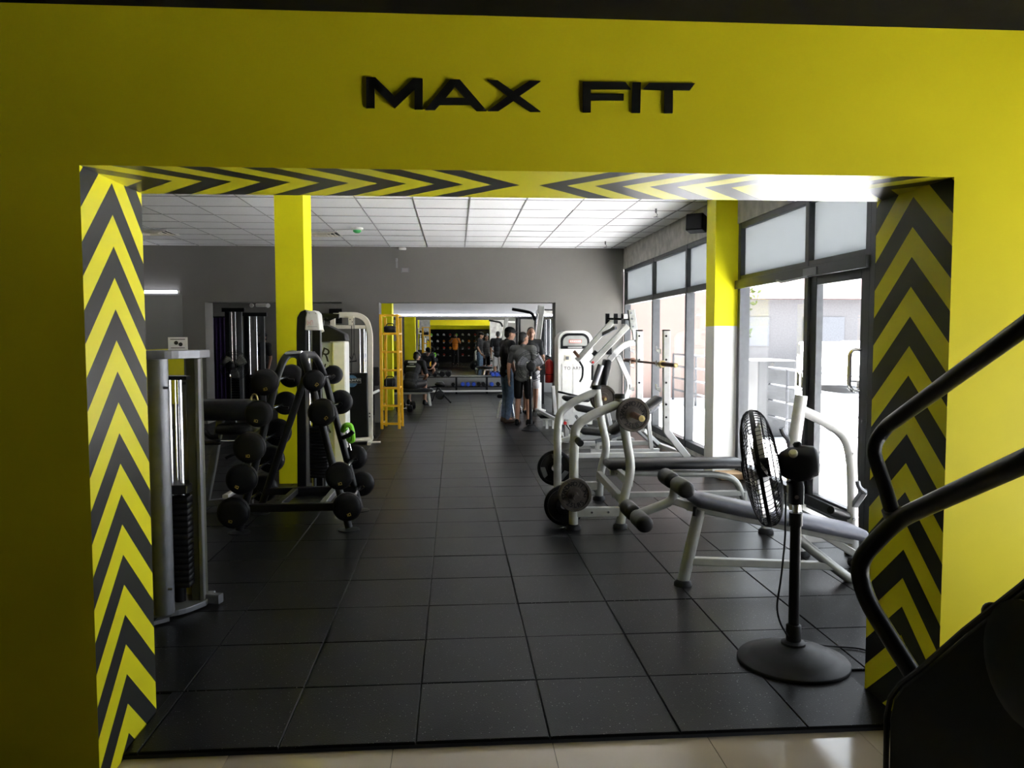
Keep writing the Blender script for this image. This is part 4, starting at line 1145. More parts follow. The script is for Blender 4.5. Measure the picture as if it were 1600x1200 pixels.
# --- stand fan
def fan(base, label, hz, axis, R, pole_r=.024, tone=BLKMATT, bladeM=None, n_w=64, base_r=.25, wire=.0016, detail=True, cord=False, cen=None):
    base = V(base); a = V(axis).normalized()
    t = thing('stand_fan', label, 'fan', base)
    MB().lathe([(base_r, 0), (base_r, .008), (base_r * .985, .014), (base_r * .82, .020), (base_r * .75, .040), (base_r * .45, .062), (.06, .078), (.05, .082), (0, .082)], base + V((0, 0, .001)), seg=48).build('base', tone, t)
    MB().lathe([(.055, 0), (.055, .012), (.034, .02), (.034, .09), (.028, .095)], base + V((0, 0, .08)), seg=20).build('collar', tone, t)
    hub = V(cen) if cen is not None else base + V((0, 0, hz)) + a * .14
    ptop = hub.z - .06
    MB().cyl(base + V((0, 0, .15)), base + V((0, 0, ptop - .17)), pole_r, None, 14).build('pole', tone, t)
    MB().cyl(base + V((0, 0, ptop - .20)), base + V((0, 0, ptop - .14)), pole_r * 1.25, None, 14).build('lock_sleeve', tone, t)
    MB().cyl(base + V((0, 0, ptop - .17)), base + V((0, 0, ptop - .08)), pole_r * .65, None, 12).build('inner_tube', CHROME, t)
    MB().beam([base + V((0, 0, ptop - .10)), base + V((0, 0, ptop - .01)), base + V((0, 0, ptop + .02)) + a * .02], .05, .055, .02).build('neck', tone, t)
    side = a.cross(V((0, 0, 1))).normalized(); upv = side.cross(a)
    MB().cyl(base + V((0, 0, ptop - .06)) - side * .05, base + V((0, 0, ptop - .06)) + side * .06, .010, None, 8).build('tilt_screw', CHROME, t)
    back = hub - a * .10
    # motor housing: a rounded barrel behind the cage
    hs = MB()
    prof = [(.045, .02), (.062, -.0), (.075, -.03), (.078, -.10), (.068, -.14), (.045, -.155), (0, -.157)]
    hs.lathe(prof, back, a, 24); hs.build('motor_housing', tone, t, angle=.9)
    MB().pad(back - a * .075 - upv * .03, (.10, .11, .10), Matrix((side, a, upv)).transposed(), .02).build('motor_mount', tone, t)
    MB().lathe([(.018, 0), (.02, .012), (.012, .02), (0, .02)], back - a * .075 + upv * .076, upv, 14).build('top_knob', tone, t)
    MB().lathe([(.019, 0), (.02, .012), (.014, .022), (0, .022)], back - a * .05 + upv * .05 - side * .055, upv * .8 - side, 14).build('knob', CREAM, t)
    # grille
    df, dr = .075, .085
    def wires(depth, nm, swirl):
        mb = MB()
        for k in range(n_w):
            an = 2 * PI * k / n_w
            pts = []
            for q in range(9):
                f = q / 8
                rr = R * (.16 + .84 * math.sin(f * PI / 2)); hh = depth * math.cos(f * PI / 2) ** .75 if f < 1 else 0
                aa = an + swirl * (1 - f)
                pts.append(hub + (side * math.cos(aa) + upv * math.sin(aa)) * rr + a * hh)
            mb.tube(pts, wire, 4)
        o = mb.build(nm, tone, t); o['kind'] = 'stuff'
        return o
    wires(df, 'front_grille_wires', .25); wires(-dr, 'rear_grille_wires', -.2)
    def ring(rr, hh, th, w, nm):
        mb = MB(); n = 48; vs, fs = [], []
        sec = [(-th, -w), (th, -w), (th, w), (-th, w)]
        for j in range(n):
            d = side * math.cos(2 * PI * j / n) + upv * math.sin(2 * PI * j / n)
            vs += [hub + d * (rr + x) + a * (hh + y) for x, y in sec]
        for j in range(n):
            for k in range(4):
                fs.append((j * 4 + k, j * 4 + (k + 1) % 4, ((j + 1) % n) * 4 + (k + 1) % 4, ((j + 1) % n) * 4 + k))
        mb.add(vs, fs).build(nm, tone, t)
    ring(R, 0, .003, .008, 'rim_ring')
    for q in (.45, .72, .9):
        ring(R * q, df * math.sqrt(1 - q * q) * 1.0, .002, .002, 'grille_ring'); ring(R * q, -dr * math.sqrt(1 - q * q), .002, .002, 'grille_ring')
    MB().lathe([(R * .17, 0), (R * .16, .012), (0, .016)], hub + a * (df - .004), a, 22).build('hub_badge', tone, t)
    # blades
    MB().lathe([(.045, -.03), (.045, .02), (.03, .032), (0, .034)], hub - a * .01, a, 20).build('spinner', tone, t)
    for k in range(3):
        an = 2 * PI * k / 3 + .5
        d = side * math.cos(an) + upv * math.sin(an); e = side * -math.sin(an) + upv * math.cos(an)
        nu, nv = 6, 5; vs, fs = [], []
        for i in range(nu):
            f = i / (nu - 1); rr = .035 + (R * .86 - .035) * f
            wd = (.05 + .13 * math.sin(min(1, f * 1.15) * PI * .62)) * R / .26
            for j in range(nv):
                g_ = j / (nv - 1) - .5
                vs.append(hub + d * (rr - .03 * R * (g_ * 2) ** 2 * f) + e * (wd * (g_ + .12 * f)) + a * (g_ * -.055 + .012 * math.cos(g_ * 3)))
        for i in range(nu - 1):
            for j in range(nv - 1):
                fs.append((i * nv + j, i * nv + j + 1, (i + 1) * nv + j + 1, (i + 1) * nv + j))
        o = MB().add(vs, fs).build('blade', bladeM or STEEL, t)
        so_ = o.modifiers.new('thick', 'SOLIDIFY'); so_.thickness = .002
    return t
cen = at(1188.5, 731, 3.53)
fb = fl(1239, 1033)
ft = fan(fb, 'black stand fan on a round domed base in front of the decline bench', .8, (-.916, .356, -.18), .268, tone=BLKMATT, bladeM=STEELW, n_w=72, cen=cen)
cb = MB().tube([at(1228, 770, 3.42), at(1227, 840, 3.42), at(1221, 900, 3.41), at(1213, 950, 3.40), at(1219, 975, 3.41), at(1231, 994, 3.45)], .0045, 6, .05)
cb.build('cord', BLKMATT, ft)
z5 = lambda u, v: fl(u, v, .006)
cb = MB().tube([fb + V((.03, .05, .085)), fb + V((.14, .10, .04)), fb + V((.24, .13, .012)), z5(1318, 1011), z5(1345, 1013), z5(1375, 1024)], .0045, 6, .04)
cb.build('power_cord', BLKMATT, ft)

# --- exercise machine at the lower right, its rails crossing the jamb
t = thing('exercise_machine', 'dark exercise machine with bent handrails in front of the right jamb', 'gym machine', (1.4, 1.3, LZ))
ye, yn = 1.92, 1.36
A0, A1 = at(1383, 668, ye), at(1615, 500, yn)
MB().tube([at(1396, 806, ye - .06), at(1377, 742, ye - .01), at(1362, 700, ye), A0, A1], .0185, 14, .07).build('upper_handrail', BLACK, t)
MB().tube([at(1432, 1062, ye - .10), at(1352, 935, ye - .02), at(1339, 878, ye), at(1400, 812, ye - .06), at(1620, 712, yn)], .0225, 14, .09).build('lower_handrail', BLACK, t)
MB().tube([at(1393, 796, ye - .06), at(1398, 812, ye - .055)], .024, 12).build('rail_joint', GREYSTEEL, t)
# shroud outline in the machine's side plane
def sd(u, v, Y): return at(u, v, Y)
S = [sd(1386, 1230, ye - .05), sd(1388, 1120, ye - .05), sd(1394, 1090, ye - .06), sd(1410, 1068, ye - .07), sd(1440, 1046, ye - .09), sd(1510, 985, ye - .24), sd(1600, 915, 1.42), sd(1680, 850, 1.30)]
xs = min(q.x for q in S)
pl = [V((1.045, q.y, q.z)) for q in S]
pl = [q for q in pl]
S3 = [V((q.x, q.y, q.z)) for q in S]
base_ = [V((S3[-1].x, .75, S3[-1].z + .05)), V((S3[-1].x, .45, 1.0)), V((S3[-1].x, .40, LZ + .02)), V((S3[0].x, S3[0].y, LZ + .02))]
outline = S3 + base_
for q in outline: q.x = 1.05 + (q.x - 1.05) * .0 + .02
# re-cast the outline on one side plane X = 1.07, keeping the seen edge
S4 = [ax(u, v, 1.07) for u, v in ((1386, 1230), (1388, 1120), (1394, 1090), (1410, 1068), (1440, 1046), (1510, 985), (1600, 915), (1690, 838))]
outl = S4 + [V((1.07, .45, S4[-1].z + .02)), V((1.07, .40, LZ + .02)), V((1.07, S4[0].y, LZ + .02))]
MB().prism(outl, (.62, 0, 0)).build('side_shroud', BLKMATT, t, bevel=.012)
rimp = [q + V((-.004, 0, 0)) for q in S4]
MB().tube(rimp, .007, 8).build('edge_trim', BLACK, t)
q = ax(1608, 1040, 1.065)
MB().lathe([(.12, 0), (.12, .006), (.10, .010), (.03, .010), (.0, .012)], q, (-1, 0, 0), 28).build('pivot_cover', BLACK, t)
q = ax(1535, 968, 1.068)
MB().ell(q + V((.02, 0, .015)), (.02, .02, .02)).build('knob', BLACK, t)
for x in (1.62,):       # the rail on the far side
    dx = V((.52, 0, 0))
    MB().tube([q_ + dx for q_ in (at(1396, 806, ye - .06), at(1362, 700, ye), A0, A1)], .0185, 12, .07).build('upper_handrail', BLACK, t)
    MB().tube([q_ + dx for q_ in (at(1432, 1062, ye - .10), at(1352, 935, ye - .02), at(1339, 878, ye), at(1400, 812, ye - .06), at(1620, 712, yn))], .0225, 12, .09).build('lower_handrail', BLACK, t)

# --- squat rack along the windows with a rusty barbell
t = thing('bench_rack', 'pale steel press rack with an inclined black bench by the windows', 'rack', (2.5, 10, 0))
Yu2, Yu1 = 9.40, 10.45
def up_post(u0, vt, vb, Y, kick):
    A, B = at(u0, vt, Y), at(u0, vb, Y)
    return MB().beam([kick, B, A], .085, .075, .02, (0, 1, 0))
k2 = fl(1073, 719); k2 = V((k2.x - .1, Yu2, .03)); k2 = at(1074, 720, Yu2); k2.z = .03
up_post(1041, 517, 674, Yu2, k2).build('upright', STEELW, t)
k1 = at(1027, 706, Yu1); k1.z = .03
up_post(999, 518, 672, Yu1, k1).build('upright', STEELW, t)
for u, Y in ((1041, Yu2), (999, Yu1)):
    MB().pad(at(u, 516.5, Y), (.088, .08, .02), None, .008).build('cap', BLKMATT, t)
    bolts([at(u, v, Y - .042) for v in (525, 562, 598, 632, 652)], (0, -1, 0), .014, t)
A = at(903, 714, Yu2 - .1); B = at(1048, 714, Yu2 - .1)
MB().beam([(A.x, Yu2, .07), (k2.x, Yu2, .07)], .06, .06).build('base_beam', STEELW, t)
MB().beam([(A.x + .2, Yu1, .07), (k1.x, Yu1, .07)], .06, .06).build('base_beam', STEELW, t)
MB().beam([(k2.x, Yu2, .05), (k1.x, Yu1, .05)], .06, .06).build('floor_beam', STEELW, t)
C_ = at(1005, 672, Yu1 - .2)
MB().beam([C_, (k1.x, Yu1 - .1, .05)], .07, .05).build('brace', STEELW, t)
for Y, u in ((Yu2, 1033), (Yu1, 991)):
    for v in (568, 605, 545):
        q = at(u, v, Y)
        MB().prism([q, q + V((-.045, 0, -.01)), q + V((-.05, 0, .035)), q + V((-.06, 0, .035)), q + V((-.055, 0, -.03)), q + V((0, 0, -.06))], (0, .05, 0)).build('cradle', STEELW, t)
# inclined bench
pa, pb = at(952, 676, 9.95), at(1033, 621, 9.95)
d_ = (pb - pa).normalized(); Rb = Matrix.Rotation(-math.atan2(d_.z, d_.x), 3, 'Y')
MB().pad((pa + pb) / 2, ((pb - pa).length, .30, .085), Rb, .03).build('back_pad', VINYL, t)
q = at(940, 690, 9.95)
sa, sb = at(905, 668, 9.9), at(948, 680, 9.9)
MB().pad((sa + sb) / 2, (.34, .30, .08), Matrix.Rotation(.1, 3, 'Y'), .03).build('seat_pad', VINYL, t)
MB().beam([at(930, 690, 9.95), at(975, 676, 9.95), at(1030, 632, 9.95)], .05, .05).build('bench_spine', GREYSTEEL, t)
q = at(1012, 648, 9.95); MB().beam([q, (q.x + .05, 9.95, .05)], .05, .05).build('bench_leg', STEELW, t)
q = at(935, 690, 9.95); MB().beam([q, (q.x - .02, 9.95, .05)], .05, .05).build('bench_leg', STEELW, t)
MB().beam([(q.x - .1, 9.95, .04), (at(1030, 690, 9.95).x, 9.95, .04)], .05, .05).build('bench_base', STEELW, t)
# barbell
A, B = at(976, 562.5, 11.15), at(1056, 571, 8.82)
t2 = thing('barbell', 'long rusty barbell resting on the press rack by the windows', 'barbell', (A + B) / 2)
d_ = (B - A)
MB().cyl(A.lerp(B, .19), A.lerp(B, .79), .015, None, 10).build('bar', RUST, t2)
MB().cyl(A, A.lerp(B, .19), .026, None, 12).build('sleeve', RUST, t2)
MB().cyl(A.lerp(B, .79), B, .026, None, 12).build('sleeve', RUST, t2)
MB().cyl(A.lerp(B, .18), A.lerp(B, .195), .042, None, 14).build('collar', RUST, t2)
MB().cyl(A.lerp(B, .765), A.lerp(B, .79), .042, None, 14).build('collar', BRASS, t2)
MB().lathe([(.026, 0), (.012, .004), (.012, .001), (0, .001)], B, d_, 12).build('end_cap', BRASS, t2)

# --- plate-loaded lever machine
Yi = 11.3
t = thing('lever_row_machine', 'silver lever machine with long angled arms in front of the end wall', 'gym machine', (2.1, Yi, 0))
def arm(p, q, Y, nm, w=.075, h=.06): MB().beam([at(*p, Y), at(*q, Y)], w, h, 0, (0, 1, 0)).build(nm, STEEL, t)
arm((981, 509), (924, 568), Yi - .25, 'lever_arm', .08); arm((962, 497), (901, 563), Yi + .30, 'lever_arm', .075)
MB().beam([at(941, 523, Yi + .3), at(962, 512, Yi)], .04, .05).build('arm_stay', GREYSTEEL, t)
MB().beam([at(990, 514, Yi - .1), at(986, 484, Yi - .1)], .10, .08, 0, (0, 1, 0)).build('head_post', STEEL, t)
bolts([at(986.5, 489, Yi - .15), at(988.5, 498, Yi - .15), at(990, 510, Yi - .15)], (0, -1, 0), .016, t, GREYSTEEL)
MB().cyl(at(950, 498, Yi + .35), at(984, 499, Yi - .1), .016, None, 10).build('pivot_axle', BLACK, t)
for u, Y in ((949, Yi + .38), (962, Yi + .2), (974, Yi - .0)):
    MB().beam([at(u, 490, Y), at(u, 506, Y)], .02, .06, 0, (1, 0, 0)).build('pivot_bracket', BLACK, t)
px_box('pivot_cover', WHITE, 974.5, 981, 490.5, 498, Yi - .12, .06, t)
MB().beam(rounded([at(952, 562, Yi), at(962, 550, Yi), at(976, 538, Yi), at(994, 534, Yi)], .15), .085, .07, 0, (0, 1, 0)).build('curved_beam', STEELW, t)
MB().beam(rounded([at(965, 556, Yi - .1), at(985, 600, Yi - .1), at(977, 624, Yi - .1), at(958, 690, Yi - .1)], .12), .07, .06, 0, (0, 1, 0)).build('front_leg', STEELW, t)
MB().beam([at(994, 534, Yi), at(991, 514, Yi)], .08, .07, 0, (0, 1, 0)).build('head_link', STEELW, t)
MB().pad(at(945, 583, Yi), (.085, .28, .40), Matrix.Rotation(.18, 3, 'Y'), .02).build('chest_pad', VINYL, t)
MB().cyl(at(939, 570, Yi - .2), at(926, 608, Yi - .2), .045, None, 14).build('column_cover', GREYSTEEL, t)
MB().cyl(at(897, 549, Yi + .3), at(905, 558, Yi + .25), .024, None, 10).build('plate_peg', RUST, t)
MB().tube([at(905, 564, Yi + .3), at(911, 574, Yi + .3), at(910, 590, Yi + .3), at(906, 597, Yi + .3)], .016, 8, .04).build('handle', BLACK, t)
MB().tube([at(926, 570, Yi - .25), at(925.5, 594, Yi - .25)], .018, 8).build('handle', BLACK, t)
MB().beam([at(927, 550, Yi), at(934, 556, Yi)], .07, .07).build('arm_stop', BLKMATT, t)
px_box('shroud', BLKMATT, 948, 956, 541, 554, Yi - .1, .1, t)
MB().lathe([(.0, 0), (.018, .002), (.016, .02), (0, .022)], at(926.5, 566, Yi - .3), (-.3, -1, 0), 12).build('red_knob', RED, t)
MB().pad(at(900, 623, Yi), (.38, .30, .07), Matrix.Rotation(.05, 3, 'Y'), .025).build('seat_pad', VINYL, t)
MB().pad(at(918, 640, Yi - .2), (.36, .26, .09), Matrix.Rotation(.2, 3, 'Y'), .03).build('lower_pad', VINYL, t)
for a_, b_, Y in (((870, 690), (948, 668), Yi - .5), ((885, 655), (885, 708), Yi - .3), ((948, 640), (958, 690), Yi)):
    A, B = at(*a_, Y), at(*b_, Y); A.z = max(A.z, .05); B.z = max(B.z, .05)
    MB().beam([A, B], .07, .06).build('frame_beam', STEELW, t)
A, B = at(880, 690, Yi), at(975, 690, Yi)
MB().beam([(A.x, Yi, .05), (B.x, Yi, .05)], .08, .08).build('base_beam', STEELW, t)
MB().beam([(B.x, Yi - .5, .05), (B.x, Yi + .5, .05)], .08, .08).build('base_beam', STEELW, t)
MB().beam([(A.x, Yi - .3, .05), (A.x, Yi + .3, .05)], .08, .08).build('base_beam', STEELW, t)
MB().beam([at(958, 690, Yi - .1), (at(958, 690, Yi - .1).x, Yi, .05)], .06, .06).build('leg_foot', STEELW, t)
MB().cyl(at(907, 662, Yi - .7), at(919, 676, Yi - .75), .055, None, 16).build('foam_roller', VINYL, t)
MB().beam([at(907, 662, Yi - .7), at(900, 650, Yi - .3)], .03, .03).build('roller_arm', GREYSTEEL, t)
MB().lathe([(0, 0), (.025, .004), (.02, .03), (0, .034)], at(883, 661, Yi - .75), (0, -1, 0), 12).build('red_knob', RED, t)
MB().cyl(at(883, 661, Yi - .74), at(890, 671, Yi - .6), .012).build('pin', CHROME, t)

# --- white selector machine against the end wall
Yc = 13.15
t = thing('selector_machine', 'white selector machine with rounded dark hood against the end wall', 'gym machine', (2.05, Yc + .2, 0))
A, B = at(871.5, 600, Yc), at(926, 600, Yc)
pts = [(A.x, .02)] + [(A.x, at(0, 545, Yc).z)]
zt_ = at(890, 516.5, Yc).z; zs_ = at(890, 540, Yc).z; rad = .17
cx0, cx1 = A.x + rad, B.x - rad
pts = [V((A.x, Yc, .02)), V((A.x, Yc, zt_ - rad))] + [V((cx0 - rad * math.cos(k * PI / 12), Yc, zt_ - rad + rad * math.sin(k * PI / 12))) for k in range(1, 7)] + \
      [V((cx1 + rad * math.sin(k * PI / 12), Yc, zt_ - rad + rad * math.cos(k * PI / 12))) for k in range(0, 7)] + [V((B.x, Yc, .02))]
MB().prism(pts, (0, .45, 0)).build('housing', WHITE, t, bevel=.012)
hood = MB()
z0_, z1_ = at(890, 545, Yc).z, zt_ - .045
def arch(x0, x1, zb0, zt0, r, y, n=6):
    return [V((x0, y, zb0))] + [V((x0 + r - r * math.cos(k * PI / 2 / n), y, zt0 - r + r * math.sin(k * PI / 2 / n))) for k in range(n + 1)] + [V((x1 - r + r * math.sin(k * PI / 2 / n), y, zt0 - r + r * math.cos(k * PI / 2 / n))) for k in range(n + 1)] + [V((x1, y, zb0))]
MB().prism(arch(A.x + .045, B.x - .06, z0_, z1_, .13, Yc - .02), (0, .03, 0)).build('hood', BLKMATT, t)
MB().prism(arch(A.x + .085, B.x - .10, z0_ + .05, z1_ - .04, .10, Yc - .026), (0, .01, 0)).build('hood_panel', STEEL, t)
MB().pad(((A.x + B.x) / 2 - .01, Yc - .026, z0_ + .025), (.24, .012, .03), None, .005).build('hood_strip', STEEL, t)
lc = V(((A.x + B.x) / 2 - .005, Yc - .028, z0_ + .125))
MB().pad(lc, (.21, .006, .055), None, .003).build('badge', REDPRINT, t)
MB().pad(lc - V((0, .003, 0)), (.19, .004, .04), None, .002).build('badge_field', WHITE, t)
pm = strokes(MB(), lc - V((0, .006, 0)), .15, .022, 14); pm.build('badge_print', REDPRINT, t, kind='stuff')
px_box('door_panel', WHITE, 878, 894, 568, 645, Yc - .012, .012, t, .003)
px_box('door_panel', WHITE, 895, 909, 568, 645, Yc - .012, .012, t, .003)
px_box('selector_window', CREAM, 882, 893, 555, 564, Yc - .012, .012, t, .003)
px_box('dial', GREYSTEEL, 884, 889, 557, 562, Yc - .02, .01, t, .003)
pm = MB(); put_text(pm, 'TO ARM', .075, at(895.5, 575.5, Yc - .014), (1, 0, 0), (0, 0, 1), .002, spacing=1.15); pm.build('lettering', INK, t)
MB().tube([at(872, 612, Yc - .3), at(893, 617, Yc - .4), at(915, 622, Yc - .5)], .018, 8).build('lever', BLACK, t)
MB().beam([at(864, 603, Yc - .3), at(868, 650, Yc - .3)], .07, .05).build('link', STEELW, t)
A2 = at(868, 650, Yc - .3); MB().beam([A2, (A2.x + .05, Yc + .1, .05)], .05, .05).build('link_foot', STEELW, t)

# ================================================================== PEOPLE
def person(label, loc, rz, J=None, h=1.66, top=TEEB, bottom='shorts', bmat=BLKMATT, skin=SKIN, shoe=BLKMATT, hat=None, hair=HAIR, look=(0, 0), fist=False, vox=.010, extra=None):
    """a figure facing local +Y, built at 1.72 m and scaled; J overrides joint positions"""
    D = dict(pelvis=(0, 0, .94), chest=(0, .0, 1.27), neck=(0, 0, 1.44), head=(0, .025, 1.585),
             sh_l=(-.185, 0, 1.395), sh_r=(.185, 0, 1.395), el_l=(-.24, -.02, 1.11), el_r=(.24, -.02, 1.11), wr_l=(-.25, .05, .86), wr_r=(.25, .05, .86),
             hd_l=(-.25, .09, .77), hd_r=(.25, .09, .77), hip_l=(-.09, 0, .92), hip_r=(.09, 0, .92), kn_l=(-.105, .02, .50), kn_r=(.105, .02, .50),
             an_l=(-.11, -.02, .085), an_r=(.11, -.02, .085), to_l=(-.13, .14, .03), to_r=(.13, .14, .03))
    if J: D.update(J)
    k = h / 1.72
    D = {a: V(b) for a, b in D.items()}
    root = thing('person', label, 'person')
    def fin(mb, nm, mat, voxel=vox, par=root, sm=4):
        mb.v = [x * k for x in mb.v]
        o = mb.build(nm, mat, par, smooth=False)
        r_ = o.modifiers.new('one_skin', 'REMESH'); r_.mode = 'VOXEL'; r_.voxel_size = voxel; r_.use_smooth_shade = True
        s_ = o.modifiers.new('soften', 'SMOOTH'); s_.iterations = sm; s_.factor = .5
        return o
    sp_ = (D['neck'] - D['pelvis']).normalized()
    sidev = (D['sh_r'] - D['sh_l']).normalized()
    fwd = sp_.cross(sidev) * -1
    fwd = sidev.cross(sp_) * -1
    fwd = sp_.cross(sidev).normalized()
    Rt = Matrix((sidev, fwd * 1, sp_)).transposed()
    def torso(mb, g):
        pe, ch, ne = D['pelvis'], D['chest'], D['neck']
        mb.ell(pe + sp_ * .0, (.160 + g, .108 + g, .115 + g), Rt)
        mb.ell(pe.lerp(ch, .45), (.142 + g, .100 + g, .17 + g * .5), Rt)
        mb.ell(ch, (.165 + g, .112 + g, .17 + g * .5), Rt)
        mb.cap(D['sh_l'], D['sh_r'], .062 + g)
        mb.cap(ch.lerp(ne, .4), ne, .085 + g * .6, .058 + g * .4)
    # --- the body
    b = MB(); torso(b, 0)
    hd = D['head']
    Rh = Matrix.Rotation(look[0], 3, 'Z') @ Matrix.Rotation(look[1], 3, 'X')
    H = lambda x, y, z: hd + Rh @ V((x, y, z))
    b.cap(D['neck'] - sp_ * .03, hd - V((0, 0, .07)), .056, .05)
    b.ell(H(0, 0, .02), (.072, .09, .095), Rh)
    b.ell(H(0, .03, -.05), (.055, .06, .06), Rh)
    b.ell(H(0, .096, -.012), (.013, .02, .022), Rh)
    for s in (-1, 1): b.ell(H(s * .074, 0, -.005), (.012, .022, .03), Rh)
    for s in ('l', 'r'):
        sg = -1 if s == 'l' else 1
        b.cap(D['sh_' + s], D['el_' + s], .05, .039); b.cap(D['el_' + s], D['wr_' + s], .039, .027)
        w0, w1 = D['wr_' + s], D['hd_' + s]
        d = (w1 - w0).normalized()
        _, n_, b_ = frame_of(d, V((0, 1, .05)))
        pal = w0 + d * .05
        Rm = Matrix((b_, n_, d)).transposed()
        b.ell(pal, (.018, .040, .052), Rm)
        for f in range(4):
            o_ = pal + n_ * (.027 - .018 * f) + d * .035
            L_ = (.066, .075, .07, .055)[f]
            curl = b_ * (sg * -.35 if not fist else sg * -1.0)
            m1 = o_ + (d + curl * .5).normalized() * L_ * .5
            b.cap(o_, m1, .0095, .009, 8); b.cap(m1, m1 + (d + curl * 1.6).normalized() * L_ * .5, .009, .0075, 8)
        tb = pal + n_ * .034 - d * .012
        b.cap(tb, tb + (n_ * .7 + d * .8).normalized() * .035, .012, .010, 8)
        b.cap(tb + (n_ * .7 + d * .8).normalized() * .035, tb + (n_ * .7 + d * .8).normalized() * .035 + d * .028, .010, .008, 8)
        b.cap(D['hip_' + s], D['kn_' + s], .083, .055); b.cap(D['kn_' + s], D['kn_' + s].lerp(D['an_' + s], .35), .053, .052); b.cap(D['kn_' + s].lerp(D['an_' + s], .35), D['an_' + s], .052, .034)
        b.cap(D['an_' + s], D['to_' + s], .04, .03)
    fin(b, 'body', skin)
    # --- clothes
    g = .017
    t_ = MB(); torso(t_, g)
    lo = D['pelvis'] - sp_ * .06
    t_.ell(lo, (.168 + g, .115 + g, .09), Rt)
    for s in ('l', 'r'): t_.cap(D['sh_' + s], D['sh_' + s].lerp(D['el_' + s], .72), .062, .058)
    sh_ = fin(t_, 'shirt', top)
    p_ = MB(); p_.ell(D['pelvis'] - V((0, 0, .02)), (.168, .118, .12), Rt)
    for s in ('l', 'r'):
        if bottom == 'shorts':
            p_.cap(D['hip_' + s], D['hip_' + s].lerp(D['kn_' + s], .88), .098, .082)
        else:
            p_.cap(D['hip_' + s], D['kn_' + s], .096, .070); p_.cap(D['kn_' + s], D['an_' + s] + V((0, 0, .02)), .069, .056)
    fin(p_, 'shorts' if bottom == 'shorts' else 'trousers', bmat)
    for s in ('l', 'r'):
        f_ = MB(); a_, b_ = D['an_' + s], D['to_' + s]
        f_.cap(a_ - V((0, .03, .04)), b_ + V((0, 0, .012)), .045, .040); f_.cap(a_ - V((0, .02, .0)), a_ - V((0, .02, .04)), .042, .045)
        f_.v = [V((x.x, x.y, max(x.z, .004))) for x in f_.v]
        fin(f_, 'shoe', shoe)
    # --- hair, hat and face
    if hat:
        c_ = MB(); c_.ell(H(0, -.004, .055), (.084, .103, .078), Rh)
        c_.ell(H(0, .10, .045), (.066, .075, .010), Rh)
        fin(c_, 'cap', hat, .008, sm=2)
    h_ = MB(); h_.ell(H(0, -.018, .04), (.0765, .088, .088), Rh); h_.ell(H(0, -.045, -.01), (.066, .055, .07), Rh)
    fin(h_, 'hair', hair, .008, sm=2)
    for s in (-1, 1): MB().ell(H(s * .03, .083, .012) * k, (.011 * k, .008 * k, .006 * k), Rh, 8, 6).build('eye', INK, root)
    MB().ell(H(0, .086, -.052) * k, (.022 * k, .008 * k, .006 * k), Rh, 8, 6).build('mouth', SKIN2, root)
    root.location = loc; root.rotation_euler.z = rz
    return root, D, k, Rt, sh_

# three men standing in the large opening
q = fl(793, 661)
person('man in a black cap, black tee and blue jeans standing beside the flat bench', (q.x, 13.75, 0), -1.25, dict(wr_l=(-.23, .12, .90), hd_l=(-.21, .19, .84), el_l=(-.25, .0, 1.12), head=(0, .05, 1.575), an_r=(.10, -.05, .085), to_r=(.12, .11, .03)), 1.69, TEEB, 'long', DENIM, SKIN, LEATHER, hat=BLKMATT, look=(-.1, -.12))
q = fl(815, 664)
person('man in a grey tee and black shorts seen from behind, standing next to the fan', (q.x + .02, 13.3, 0), -.45, dict(hd_l=(-.30, .05, .76), wr_l=(-.29, .02, .85), el_l=(-.27, -.03, 1.1), wr_r=(.24, .20, 1.02), hd_r=(.20, .29, 1.02), el_r=(.25, -.02, 1.12)), 1.59, TEEG, 'shorts', BLKMATT, SKIN, BLKMATT, look=(-.55, 0))
q = at(829, 600, 15.4)
person('man in a black tee and white shorts facing the hall behind the fan', (q.x, 15.4, 0), PI + .25, dict(el_l=(-.25, .02, 1.12), wr_l=(-.27, .12, .92), hd_l=(-.27, .17, .85)), 1.70, TEEB, 'shorts', SHORTW, SKIN, BLKMATT, look=(-.2, 0))

# the man seated on a bench in the rear hall, leaning forward
q = at(640, 600, 17.2)
SJ = dict(pelvis=(0, 0, .50), chest=(0, .20, .80), neck=(0, .33, .95), head=(0, .41, 1.06), sh_l=(-.19, .30, .93), sh_r=(.19, .30, .93), el_l=(-.25, .38, .66), el_r=(.25, .38, .66),
          wr_l=(-.10, .50, .52), wr_r=(.10, .50, .52), hd_l=(-.03, .56, .49), hd_r=(.03, .56, .49), hip_l=(-.10, .02, .48), hip_r=(.10, .02, .48), kn_l=(-.18, .43, .49), kn_r=(.18, .43, .49),
          an_l=(-.19, .40, .085), an_r=(.19, .40, .085), to_l=(-.21, .56, .03), to_r=(.21, .56, .03))
pm_, D_, k_, Rt_, shirt_ = person('man in a printed black tee sitting hunched on a bench in the rear hall', (q.x, 17.2, 0), -.35, SJ, 1.70, TEEB, 'shorts', BLKMATT, SKIN, BLKMATT, hat=BLKMATT, look=(0, -.5))
bk = Rt_ @ V((0, -1, 0))
ct = (D_['chest'] + Rt_ @ V((0, -.133, .02))) * k_
ux_, uz_ = Rt_ @ V((1, 0, 0)), Rt_ @ V((0, 0, 1))
pr2 = MB()
pr2.box(ct + uz_ * .09, (.20, .006, .045), Rt_); pr2.box(ct - uz_ * .03 + bk * .002, (.21, .006, .022), Rt_); pr2.box(ct + uz_ * .03, (.10, .006, .012), Rt_)
pr2.build('back_print', PAPER, pm_)
